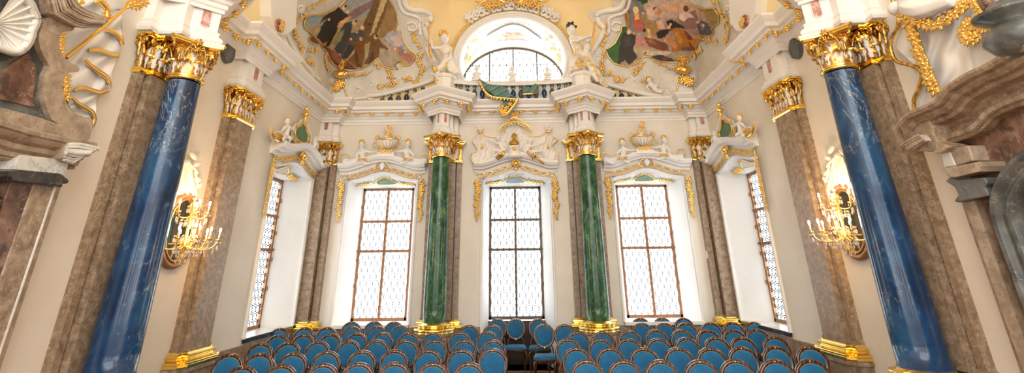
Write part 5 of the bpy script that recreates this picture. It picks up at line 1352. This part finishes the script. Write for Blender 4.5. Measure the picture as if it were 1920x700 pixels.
cornice_path('cornice', -1, [(p.y, p.z) for p in Q], [(0,-.20),(.26,-.20),(.28,-.19),(.27,-.17),(.30,-.165),(.31,-.13),(.30,-.12),(.34,-.10),(.35,-.06),(.34,-.05),(.39,-.03),(.42,.0),(.41,.015),(.44,.025),(.45,.06),(.43,.075),(0,.08)], mTan, R)
pp('cornice_end', -1, q3([(440,318),(520,312),(600,332),(648,342),(640,362),(612,378),(590,402),(538,398),(500,420),(468,442),(420,410)]), .44, .2, mTan, R, 0)
ridges('end_moulding', -1, q3([(442,322),(520,316),(600,335),(645,348)]), q3([(425,412),(470,436),(500,418),(530,400)]), 7, .43, .016, mWm, R, .04)
pp('pediment_fragment', -1, q2([(330,-60),(492,-60),(492,5),(545,60),(705,128),(712,150),(668,172),(545,180),(482,164),(352,94)]), .40, .14, mBr, R)
ridges('pediment_moulding', -1, q2([(342,-60),(345,10),(362,85),(480,158),(545,175),(665,168)]), q2([(490,-60),(490,5),(520,40),(560,66),(620,92),(706,130)]), 8, .40, .014, mTan, R)
# shell
C0 = Vector((-12, 44)); ns = 44; rim = []; g = MB()
edge = [(100,-60),(150,-10),(190,25),(212,70),(232,120),(225,160),(205,200),(196,240),(172,290),(130,330),(80,338),(30,325),(-30,300),(-90,270)]
E_ = [(p.x/3.5, p.y/3.5) for p in curve([(a, b, 0) for a, b in edge], 6)]
rows = []
for k in range(9):
    t = k/8; row = []
    for i, (x, y) in enumerate(E_):
        px = C0.x+(x-C0.x)*t; py = C0.y+(y-C0.y)*t; off = .30+.07*t*t+.022*math.cos(i*2*pi/7.5)*math.sqrt(t)
        row.append(on(0, -(XW-off), px, py))
    rows.append(row)
g.loft(rows, 0, False, True); sh = build('shell', g, mWm, R)
g = MB(); g.tube([on(0, -(XW-.36), x, y) for x, y in E_], .03, 8); g.tube([on(0, -(XW-.31), C0.x+(x-C0.x)*1.05, C0.y+(y-C0.y)*1.05) for x, y in E_], .03, 8); build('shell_rim', g, mWm, sh)
g = MB()
for y, z in (): pass
pp('dark_ledge', -1, q2([(-80,330),(0,345),(110,380),(95,392),(60,400),(0,395),(-80,380)]), .30, .3, mDk, R)
pp('top_inlay', -1, q2([(205,-60),(290,-60),(262,85),(240,30)]), .2, .1, mBrD, R)
# white banner relief with gold stripes and pole, left wall
T = thing('stucco_banner', 'white stucco banner with gilded pole and gilded curling stripes on the left wall', 'banner relief', (-4.7, 5.3, 4.2))
mb = relief_cloth(c2(q2([(415,205),(400,100),(470,-40),(560,-40),(640,-10),(720,60),(790,60),(800,120),(800,260),(780,370),(735,470),(735,560),(715,600),(640,640),(630,760),(615,800),(560,790),(470,720),(425,620),(400,400),(390,300)]), 3), lambda x, y, o: on(0, -(XW-.03-o), x, y), 3.2, .10, .9, .03, 4); build('cloth', mb, mCur, T)
def ribbon(P, w0, m, parent, sd=-1, name='gilded_stripe', off=.16):
    g = MB(); c = curve([(a, b, 0) for a, b in P], 8); rr = []
    for i, p in enumerate(c):
        t = i/(len(c)-1); a = c[max(0,i-1)]; b = c[min(len(c)-1,i+1)]; d = (b-a).normalized(); n_ = Vector((-d.y, d.x)); w = w0*(.75+.25*math.sin(pi*t))
        rr.append([on(0, sd*(XW-off-o), p.x+n_.x*s*w, p.y+n_.y*s*w) for s, o in ((-1,-.03),(-1,.0),(-.4,.015),(.4,.015),(1,.0),(1,-.03))])
    g.loft(rr, 0, False, True); return build(name, g, m, parent)
for P in ([(680,200),(720,200),(765,220),(795,255),(803,295)], [(585,332),(640,328),(700,345),(750,362),(780,362)], [(560,392),(595,430),(650,470),(700,505),(722,555)], [(492,600),(540,578),(600,592),(660,608),(712,592)]): ribbon(q2(P), 4.6, mGo, T)
ribbon(q3([(478,15),(520,52),(575,85),(608,110),(622,150),(612,190),(590,215)]), 4.2, mGo, T)
g = MB(); a = on(0, -(XW-.22), 435/3.5, 380/3.5); b = on(0, -(XW-.26), 860/3.5, 25/3.5); g.tube([a, a.lerp(b, .5), b], .022, 8); 
e = on(0, -(XW-.26), 247, 7); 
for k in range(12): cluster(g, on(0, -(XW-.27), 252+random.uniform(-14,22), 4+random.uniform(-8,8)), (1,0,0), .07, 0, 5)
build('gilded_pole', g, mGo, T)
g = MB()
for P in ([(640,0),(670,20),(700,60),(700,110)], [(525,0),(515,20)]): 
    c = [on(0, -(XW-.2), p.x/3.5, p.y/3.5) for p in curve([(a_, b_, 0) for a_, b_ in P], 6)]; g.tube(c, .03, 7)
    for p in c[::3]: cluster(g, p, (1,0,0), .06, 0, 4)
build('gilded_garland', g, mGo, T)
g = MB()
for x, y in ((405,215),(400,240),(392,270),(396,300),(405,345),(392,320),(432,510),(430,540),(436,570),(428,600),(440,640)): cluster(g, on(0, -(XW-.28), x/3.5, y/3.5), (1,0,0), .06, 0, 5)
build('gilded_edge_leaves', g, mGo, T)
# right portal
R = thing('marble_portal', 'red brown marble portal with curved pediment and grey arched frame on the right wall', 'portal', (4.6, 4.2, 0))
bx('marble_backing', 1, .0, .16, 1.2, 5.08, 0, 3.45, mBrD, R); bx('edge_strip', 1, .0, .24, 5.04, 5.17, 0, 2.62, mTan, R); bx('edge_fillet', 1, .0, .2, 5.17, 5.24, 0, 2.62, mBr, R)
AY, AZ = 3.95, 2.35; aw, ah = .92, .66
def archp(e): return [(AY+aw+e, 0), (AY+aw+e, AZ-.05)]+[(AY+(aw+e)*math.cos(a), AZ+(ah+e)*math.sin(a)) for a in [pi*i/24 for i in range(25)]]+[(AY-aw-e, 0)]
g = MB(); rings = []
for e, d in ((.0,.15),(.0,.30),(-.03,.33),(-.07,.30),(-.08,.26),(-.12,.26),(-.15,.30),(-.19,.27),(-.20,.17)):
    rings.append([Vector((XW-d, y, z)) for y, z in archp(e)])
g.loft(rings, 0, False, True); build('arched_frame', g, mGry, R)
g = MB(); P = [Vector((XW-.18, y, z)) for y, z in archp(-.19)]; g.prism(P, [p+Vector((.1,0,0)) for p in P]); build('niche_panel', g, mBrD, R)
pp('bracket', 1, [(1772,340),(1780,332),(1797,338),(1845,333),(1850,345),(1846,352),(1853,368),(1806,377),(1795,380),(1788,378),(1796,366),(1790,352)], .34, .34, mGry, R)
for k, (P, o) in enumerate((([(1762,318),(1768,316),(1836,303),(1838,312),(1836,322),(1790,333),(1778,332),(1774,326)], .40),)): pp('bracket_moulding', 1, P, o, o, mTan, R, 0)
pp('white_block', 1, [(1763,282),(1778,279),(1792,311),(1770,315)], .33, .33, mWm, R)  # lit face of one block, its brightness put into the marble colour
pp('shaded_block_face', 1, [(1778,279),(1815,273),(1824,302),(1792,311)], .325, .32, mTan, R)  # shaded face of the same block, shade put into the marble colour
q6 = lambda P: [(1680+x/2.917, 180+y/2.917) for x, y in P]
pp('cornice_end', 1, q6([(28,268),(45,255),(75,240),(110,222),(128,212),(150,226),(165,246),(130,268),(92,290),(78,302),(60,296),(66,280),(40,276)]), .44, .12, mWm, R)
ridges('end_moulding', 1, q6([(30,268),(75,242),(126,214)]), q6([(78,300),(120,272),(163,247)]), 5, .45, .011, mTan, R, .02)
pp('cornice_soffit', 1, q6([(80,302),(165,246),(240,256),(300,275),(262,300),(200,306)]), .40, .2, mBr, R)
pp('small_moulding', 1, q6([(196,306),(232,290),(268,268),(290,282),(250,310),(208,316)]), .41, .2, mTan, R)
Q = [on(0, XW-.4, x, y) for x, y in ((1708,246),(1722,232),(1750,220),(1780,206),(1800,182),(1835,160),(1880,140),(1930,112),(1990,90))]
Qc = curve([(0, p.y, p.z) for p in Q], 5)
cornice_path('curved_pediment', 1, [(p.y, p.z) for p in reversed(Qc)], [(0,-.26),(.25,-.26),(.27,-.245),(.25,-.23),(.28,-.215),(.29,-.18),(.27,-.165),(.21,-.15),(.19,-.10),(.24,-.06),(.34,-.05),(.36,-.03),(.35,-.01),(.40,0),(.44,.03),(.43,.05),(.48,.06),(.50,.09),(.49,.12),(0,.14)], mBr, R)
pp('pediment_return', 1, [(1706,240),(1722,222),(1734,215),(1746,236),(1756,268),(1728,258),(1716,254)], .38, .38, mBr, R, 1)
# grey urn and gilded relief above
c = on(0, XW-.35, 1912, 62); U = thing('urn', 'grey marble urn standing on the curved pediment of the right portal', 'urn', c)
g = MB(); g.lathe([(0,-.22),(.12,-.22),(.14,-.2),(.18,-.18),(.26,-.06),(.25,.02),(.16,.09),(.14,.12),(.26,.17),(.27,.20),(.2,.22),(.12,.3)], tuple(c), 32); build('body', g, mGry, U)
T = thing('stucco_curtain', 'white stucco curtain with gilded flower swags and cord on the right wall', 'curtain relief', (4.7, 5.2, 4.0))
mb = relief_cloth([(1672,-50),(1676,20),(1690,40),(1680,90),(1712,120),(1722,160),(1716,215),(1740,208),(1775,196),(1800,172),(1840,148),(1900,108),(1980,80),(1980,-50)], lambda x, y, o: on(0, XW-.02-o, x, y), 4.5, .12, .2, .024, 6); build('cloth', mb, mCur, T)
r5 = lambda x, y, o=.2: on(0, XW-o, 1660+x/3.5, y/3.5)
def cord(P, r, nm='gilded_cord', o=.17):
    g = MB(); g.tube([r5(p.x, p.y, o) for p in curve([(a, b, 0) for a, b in P], 8)], r, 7); return build(nm, g, mGoD, T)
cord([(40,-20),(62,40),(85,100),(80,180),(45,240),(35,320),(70,400),(150,425),(215,450),(240,500),(215,590),(190,650),(188,720)], .022)
def swag(P, s, nm, n=4, o=.2):
    g = MB(); pts = [r5(p.x, p.y, o) for p in curve([(a, b, 0) for a, b in P], 10)]; g.tube(pts, s*.5, 6); acc = 0
    for a, b in zip(pts, pts[1:]):
        acc += (b-a).length
        if acc > s*.7: acc = 0; cluster(g, b+Vector((-.03, random.uniform(-.02,.02), 0)), (-1,0,0), s*random.uniform(.9,1.3), 0, n)
    return build(nm, g, mGo, T)
swag([(90,20),(130,80),(165,150),(195,230),(225,320),(265,420),(300,500),(335,580),(345,610)], .075, 'gilded_flower_drop', 5)
swag([(120,60),(200,120),(280,155),(370,155),(440,110),(510,60),(540,10)], .07, 'gilded_swag', 5, .24); swag([(200,75),(250,70),(300,60),(340,50)], .06, 'gilded_swag', 4, .26)
g = MB(); 
for P, r in (([(560,255),(535,225),(555,170),(620,145),(700,150),(760,165),(830,140),(900,100)], .06), ([(690,160),(640,60),(610,20),(600,-20)], .05), ([(600,150),(640,190),(680,180)], .04)):
    pts = [r5(p.x, p.y, .25) for p in curve([(a, b, 0) for a, b in P], 8)]; g.tube(pts, lambda t: r*(.5+.6*t), 8)
    for p in pts[::3]: cluster(g, p+Vector((-.03,0,0)), (-1,0,0), r*1.3, 0, 5)
for x, y in ((545,225),(560,250),(590,245),(575,262),(605,240)): cluster(g, r5(x, y, .27), (-1,0,0), .07, 0, 5)
build('gilded_acanthus_scroll', g, mGo, T)
g = MB(); pts = [r5(660+0,0,.22)]; c_ = [(650,-10),(690,50),(760,85),(840,100),(930,95),(1000,70)]
g.tube([r5(p.x, p.y, .26) for p in curve([(a, b, 0) for a, b in c_], 8)], .06, 8); g.tube([r5(p.x, p.y-22, .3) for p in curve([(a, b, 0) for a, b in c_], 8)], .035, 8); build('brown_oval_frame', g, mBrD, T)
b = MB(); folds(b, [r5(200,-40,.3), r5(160,20,.3), r5(240,50,.32), r5(340,25,.3), r5(450,-10,.28)], .16, .09); b.ball(r5(70,55,.22), .09, 0, 10); build('stucco_cherub_limb', b, mSt, T, remesh=.018)
# ------------------------------------------------------------------ mirrors with crystal sconces
for sd, w in ((-1,'left'),(1,'right')):
    MY, MZ, a_, b_ = 7.33, 2.60, .36, .47; n_ = Vector((-sd,0,0))
    root = thing('oval_mirror', 'oval gilt-framed mirror on the %s wall behind the crystal sconce' % w, 'mirror', (sd*4.76, MY, MZ-b_))
    def ov(e, d, n=48): return [Vector((sd*(XW-d), MY+(a_+e)*math.cos(2*pi*i/n), MZ+(b_+e)*math.sin(2*pi*i/n))) for i in range(n)]
    g = MB(); g.loft([ov(.05,.0), ov(.055,.04), ov(.03,.07), ov(.0,.075), ov(-.02,.05), ov(-.045,.06), ov(-.06,.035)], 0, True, True); build('frame', g, [mWd], root)
    g = MB(); g.tube(ov(-.045,.065), .012, 6, closed=True); build('gilt_bead', g, mGo, root)
    g = MB(); g.add(ov(-.05,.036), [tuple(range(48))]); build('mirror_glass', g, mMir, root)
    # stucco bow and drapery above
    z = (lambda x, y, o=.06: ws(-1, 270+x/2.92, 270+y/2.92, o)) if sd < 0 else (lambda x, y, o=.06: ws(1, 1500+x/2.92, 260+y/2.92, o))
    B = thing('stucco_bow', 'white stucco bow and drapery above the %s oval mirror' % w, 'bow relief', (sd*4.75, MY, 3.1))
    kx, ky = ((235,100) if sd < 0 else (205,95)); m_ = 1 if sd < 0 else -1
    g = MB(); P = [(kx-m_*28,ky+5),(kx+m_*10,ky),(kx+m_*30,ky+40),(kx+m_*45,ky+110),(kx+m_*60,ky+190),(kx-m_*20,ky+175),(kx-m_*80,ky+190),(kx-m_*60,ky+90)]
    mb = relief_cloth(P, lambda x, y, o: z(x, y, .01+o), 8, .07, 0, .035, 2); build('drapery', mb, mCur, B)
    g = MB()
    for dx, dy, rx, ry, an in ((35,-35,.10,.045,.4),(55,10,.09,.04,-.5),(-30,-20,.09,.04,2.4),(60,95,.08,.04,.2),(70,130,.06,.03,-1.0)):
        c = z(kx+m_*dx, ky+dy, .08); R_ = Matrix.Rotation(-an*1, 3, 'X'); g.ball(c, (.03, rx, ry), 0, 10, R_)
    g.ball(z(kx, ky, .1), .045, 0, 10); g.tube(curve([z(kx, ky, .09), z(kx+m_*40, ky+35, .08), z(kx+m_*58, ky+60, .07)], 5), .02, 6); g.tube(curve([z(kx+m_*45, ky+50, .07), z(kx+m_*55, ky+110, .08), z(kx+m_*60, ky+140, .06)], 5), .02, 6)
    build('leafy_bow', g, mSt, B)
    # sconce
    S = thing('crystal_sconce', 'gilded many-armed crystal wall sconce with lit candles on the %s wall' % w, 'sconce', (sd*4.5, 7.1, 2.2))
    cx, cy, cz = sd*4.52, 7.12, 2.45
    g = MB(); g.lathe([(0,-.30),(.02,-.28),(.035,-.22),(.015,-.16),(.05,-.10),(.06,-.04),(.02,.02),(.018,.2),(.04,.26),(.018,.32),(.03,.42),(.05,.46),(.01,.52),(0,.60)], (cx,cy,cz), 16); g.tube([(sd*4.74,cy,cz-.05),(cx,cy,cz-.05)], .010, 6); build('stem', g, mGo, S)
    tiers = [(cz, .40, 7, .08), (cz+.36, .20, 4, .03)]
    for tz, R_, n, dr in tiers:
        for k in range(n):
            a = (pi if sd > 0 else 0)+(-pi*.62+pi*1.24*k/(n-1)); d = Vector((math.cos(a), math.sin(a), 0)); rr = R_*(1 if k % 2 == 0 or n < 5 else .82); e = Vector((cx,cy,tz))+d*rr
            if abs(e.x) > 4.70: e.x = sd*4.70
            g = MB(); c0 = Vector((cx,cy,tz-.04)); pts = curve([c0, c0+d*rr*.35-Vector((0,0,dr)), c0+d*rr*.8-Vector((0,0,dr*.8)), e], 6); g.tube(pts, .006, 6)
            g.lathe([(.01,-.01),(.038,.0),(.042,.01),(.012,.012),(.014,.04),(.0,.04)], tuple(e), 12); arm = build('arm', g, mGo, S)
            g = MB(); g.lathe([(.010,.03),(.010,.11),(0,.112)], tuple(e), 10); build('candle', g, mWx, arm)
            g = MB(); g.ball(e+Vector((0,0,.135)), (.014,.014,.034), 0, 10); build('flame', g, mFl, arm)
            g = MB()
            for j in range(5):
                b2 = 2*pi*j/5; q = e+Vector((.036*math.cos(b2), .036*math.sin(b2), -.03)); g.ball(q, (.007,.007,.018), 0, 5)
            for t_ in (.35,.6,.8):
                q = pts[int(t_*(len(pts)-1))]; g.ball(q-Vector((0,0,.04)), (.009,.009,.014), 0, 6); g.ball(q-Vector((0,0,.085)), (.014,.008,.032), 0, 6)
            g.ball(e-Vector((0,0,.10)), (.017,.009,.042), 0, 6); build('crystal_drops', g, mCry, arm, kind='stuff')
    g = MB()
    for tz, R_, n in ((cz+.44,.06,8),(cz+.26,.10,9),(cz+.05,.14,10),(cz-.10,.12,9),(cz-.22,.06,6)):
        for k in range(n):
            a = 2*pi*k/n; q = Vector((cx+R_*math.cos(a), cy+R_*math.sin(a), tz)); g.ball(q, (.011,.011,.016), 0, 6); g.ball(q-Vector((0,0,.055)), (.014,.014,.036), 0, 6)
    for k in range(14): 
        t_ = k/13; g.ball((cx, cy, cz-.30+.85*t_), (.03 if k % 2 else .02,)*2+(.022,), 0, 8)
    build('crystal_garland', g, mCry, S, kind='stuff')
    for (tz, R_, e_) in ((cz+.16,.40,LAMP),(cz+.52,.2,LAMP*.5)):
        l = bpy.data.lights.new('candle_glow', 'POINT'); l.energy = e_; l.color = (1,.62,.30); l.shadow_soft_size = .12
        lo = bpy.data.objects.new('candle_glow', l); COL.objects.link(lo); lo.location = (cx-sd*.1, cy, tz)
# ---- presence sensors on the corner pilasters
for (px, py, w) in ((606,486,'left'),(1327,478,'right')):
    c = on(1, YW-.06, px, py); r = thing('motion_sensor', 'small white sensor box on the wall beside the %s rear corner pilaster' % w, 'sensor', c)
    g = MB(); g.box(c.x-.035, c.x+.035, c.y-.05, c.y+.06, c.z-.085, c.z+.085); o = build('housing', g, mSt, r, weld=True); bv = o.modifiers.new('b', 'BEVEL'); bv.width = .012; bv.segments = 3
    g = MB(); g.ball(c+Vector((0,-.05,-.03)), (.02,.012,.02), 0, 10); build('lens', g, mDk, r)
# ------------------------------------------------------------------ chairs (face -Y), origin on the floor under the seat
def make_chair():
    root = thing('oval_back_chair', 'x', 'chair', (0,0,0))
    LEAN = .16
    def back(u, z, d=0): return Vector((u, .20+(z-.45)*LEAN*1.0+d, z))
    # seat
    def seat_outline(k, z):
        P = [(-.235,-.20),(-.20,-.235),(0,-.25),(.20,-.235),(.235,-.20),(.215,0),(.195,.17),(.16,.20),(0,.205),(-.16,.20),(-.195,.17),(-.215,0)]
        return [Vector((x*k, y*k, z)) for x, y in [(p.x, p.y) for p in curve([(a,b,0) for a,b in P], 4, True)]]
    m = MB(); m.loft([seat_outline(.97,.425), seat_outline(1.0,.44), seat_outline(1.0,.462), seat_outline(.96,.482), seat_outline(.8,.494), seat_outline(.4,.502), seat_outline(.05,.504)], 0, True, True, True)
    build('seat', m, mFab, root)
    m = MB(); R0 = seat_outline(1.005,.445); R1 = seat_outline(1.0,.395); R2 = seat_outline(.92,.395); R3 = seat_outline(.92,.44)
    for i, p in enumerate(R1):
        a = math.atan2(p.y, p.x); dz = .016*math.cos(4*a)-.008; p.z += dz; R2[i].z += dz
    m.loft([R0, R1, R2, R3], 0, True, True); build('seat_rail', m, mChW, root)
    # oval back frame
    def oval(t, e=0):
        a = 2*pi*t; x = (.185+e)*math.sin(a); z = .775+(.182+e)*math.cos(a)
        x *= 1.02+.06*math.cos(a); return x, z
    n = 36; rings = []
    for i in range(n):
        x, z = oval(i/n); cx, cz = x, z-.775; Ld = math.hypot(cx, cz); ux, uz = cx/Ld, cz/Ld; r = []
        for a, b in ((-.026,.010),(-.024,-.012),(-.010,-.018),(.004,-.022),(.018,-.018),(.026,-.006),(.026,.012),(.012,.022),(-.014,.022)):
            r.append(back(x+ux*a, z+uz*a, b))
        rings.append(r)
    rings.append(rings[0]); m = MB(); m.loft(rings, 0, True, True); bf = build('back_frame', m, mChW, root)
    for s in (-1, 1):
        m = MB(); m.tube(curve([back(s*.12, .625, .0), back(s*.155, .585), back(s*.165, .53), Vector((s*.175,.20,.45)), Vector((s*.175,.19,.40))], 5), lambda t: .020, 7, 0, .8); build('back_post', m, mChW, root)
    # padded oval
    def pad(front):
        m = MB(); s = -1 if front else 1; R = []
        for k, d in ((1.0,.004),(.97,.018),(.85,.026),(.5,.032),(.05,.034)):
            R.append([back(oval(i/n)[0]*k*.885, .775+(oval(i/n)[1]-.775)*k*.885, s*d) for i in range(n)])
        m.loft(R, 0, True, True, False); m.add(R[-1], [tuple(range(n))], 0, True); return m
    p = pad(True); p.merge(pad(False)); build('backrest', p, mFab, root)
    m = MB(); m.tube([back(oval(i/n)[0]*.885, .775+(oval(i/n)[1]-.775)*.885, -.012) for i in range(n)], .006, 5, closed=True); build('braid', m, mTrim, root)
    m = MB(); q = back(0, .585, -.024); m.ball(q, (.018,.008,.018), 0, 10)
    for k in range(6): m.ball(q+Vector((.014*math.cos(k*pi/3), 0, .014*math.sin(k*pi/3))), (.007,.008,.007), 0, 6)
    m.ball(back(0, .958, -.022), (.01,.005,.01)); build('gilt_rosette', m, mGoB, root)
    for s in (-1, 1):
        m = MB(); P = curve([(s*.205,-.205,.42),(s*.225,-.225,.33),(s*.205,-.205,.17),(s*.19,-.19,.05),(s*.205,-.21,.0)], 5)
        m.tube(P, lambda t: .030-.018*min(1, t*1.3)+.008*max(0, t-.85)*6, 8); build('leg', m, mChW, root)
        m = MB(); P = curve([(s*.175,.18,.42),(s*.178,.20,.25),(s*.185,.25,.0)], 5)
        m.tube(P, lambda t: .020-.007*t, 8); build('leg', m, mChW, root)
    return root
CH = [(527,616),(573,615),(615,614.5),(526,628.5),(573,627.7),(622,627),(436,664),(459,687),(493.5,644),(544.5,642.6),(600,640.6),(656.5,639.5),(491,663),(555,662),(617,659),(532,684.5),(610,682.7),
(661.5,604.2),(703,603.4),(740.5,603.8),(663,613.2),(707.6,612.3),(751.5,611.7),(670,625.3),(720,624.3),(767.3,624.3),(813.7,624.3),(709,638.4),(764,638.4),(817.3,638.2),(682.4,658),(742,656.8),(803.5,656.8),(675,681),(742,680.3),(813.3,681),
(880.5,610.7),(923.8,610.4),(932.5,598.6),(966.5,598.3),(1009,598.5),(1019.5,609),(862.5,623.3),(913.5,622.5),(872,638),(925.3,638.4),(864.8,656.3),(924.5,654.7),(879,680.7),
(1057,609),(1082.8,622.5),(1129,622.2),(1177.8,620.6),(1227,618.7),(1275.4,619),(1325,619.4),(1372.8,618.7),(1415,617.5),
(1064,636.2),(1124.4,636),(1176.3,635.6),(1231,635.2),(1284.8,633.7),(1339,633.2),(1388.5,632.7),(1447.6,631.3),
(1079,652.8),(1141.7,652.8),(1203.8,652.8),(1267.6,652.4),(1328.8,652.4),(1387,651),(1450.7,649.7),(1513.5,650),
(1099.3,675.6),(1168.6,676.4),(1237,676),(1309,676),(1375,674.8),(1448,675),(1515,674.6),
(1199.8,597),(1239,596.3),(1280,597),(1202.2,606.2),(1243,606.1),(1283.3,606),(1328.8,605.7),(1370.5,605),(1412,604.5)]
seats = []
for c in CH:
    P = on(2, .975, *c); row = min(range(6), key=lambda k: abs(P.y-(6.93,7.9,8.88,9.88,10.95,11.97)[k]))
    seats.append([row, P.x, P.y])
ORD = ['first','second','third','fourth','fifth','sixth','seventh','eighth','ninth','tenth','eleventh']
ROW = ['frontmost','second','third','fourth','fifth']
proto = make_chair(); used = False
random.seed(11)
for row in range(6):
    R = sorted([s for s in seats if s[0] == row], key=lambda s: s[1])
    if row == 5: blocks = [('l',[s for s in R if s[1] < -2]), ('c',[s for s in R if -2 < s[1] < 2]), ('r',[s for s in R if s[1] > 2])]
    else: blocks = [('l',[s for s in R if s[1] < .2]), ('r',[s for s in R if s[1] > .2])]
    for b, S in blocks:
        for i, (_, x, y) in enumerate(S):
            if row == 5:
                w = {'l':'left rear window','c':'centre window','r':'right rear window'}[b]; pos = ['leftmost','middle','rightmost'][i]
                lab = 'blue velvet oval-back chair, %s of three under the %s' % (pos, w)
            else:
                lab = 'blue oval-back chair, %s from the left in the %s row, %s block' % (ORD[i], ROW[row], 'left' if b == 'l' else 'right')
            o = proto if not used else copy_tree(proto); used = True
            o.location = (x, y-.29, 0); o.rotation_euler = (0, 0, random.uniform(-.03,.03)-x*.012)
            props(o, lab, 'chair', 'blue velvet chairs set out in rows')
# ------------------------------------------------------------------ daylight
w = bpy.data.worlds.new('sky'); sc.world = w; w.use_nodes = True
bg = w.node_tree.nodes['Background']; bg.inputs[0].default_value = (.93,.97,1.0,1); bg.inputs[1].default_value = SKY
def area(name, loc, rot, sx, sy, e, col=(1,.98,.95), portal=False):
    l = bpy.data.lights.new(name, 'AREA'); l.shape = 'RECTANGLE'; l.size = sx; l.size_y = sy; l.energy = e; l.color = col
    if portal: l.cycles.is_portal = True
    o = bpy.data.objects.new(name, l); COL.objects.link(o); o.location = loc; o.rotation_euler = rot; return o
for gc in (-3.235,.003,3.235): area('window_portal', (gc,12.95,2.42), (-pi/2,0,0), 1.35, 3.1, 1, portal=True)
for sd in (-1,1):
    area('window_portal', (sd*5.42,10.75,2.42), (0,sd*pi/2,0), 3.1, 1.4, 1, portal=True)
    for y in (-1.2,-4.2): area('window_portal', (sd*4.85,y,2.55), (0,sd*pi/2,0), 3.3, 2.1, 1, portal=True)  # sampling portals for the added side openings behind the camera
for u in (-3.1,0,3.1): area('window_portal', (u,-6.05,2.55), (pi/2,0,0), .9, 3.3, 1, portal=True)  # low rear openings, added out of view for light
for u in (-3.05,0,3.05): area('window_portal', (u,-6.05,7.05), (pi/2,0,0), 2.6, 4.3, 1, portal=True)  # high rear openings, added out of view for light
area('window_portal', (0,13.6,6.95), (-pi/2,0,0), 3.0, 2.3, 1, portal=True)
sc.view_settings.view_transform = 'Standard'; sc.view_settings.look = 'None'; sc.view_settings.gamma = 1
sc.view_settings.use_curve_mapping = False; sc.view_settings.exposure = EXPO
sc.cycles.max_bounces = 10; sc.cycles.diffuse_bounces = 6; sc.cycles.transparent_max_bounces = 12; sc.cycles.caustics_reflective = False; sc.cycles.caustics_refractive = False
sc.cycles.sample_clamp_indirect = 6
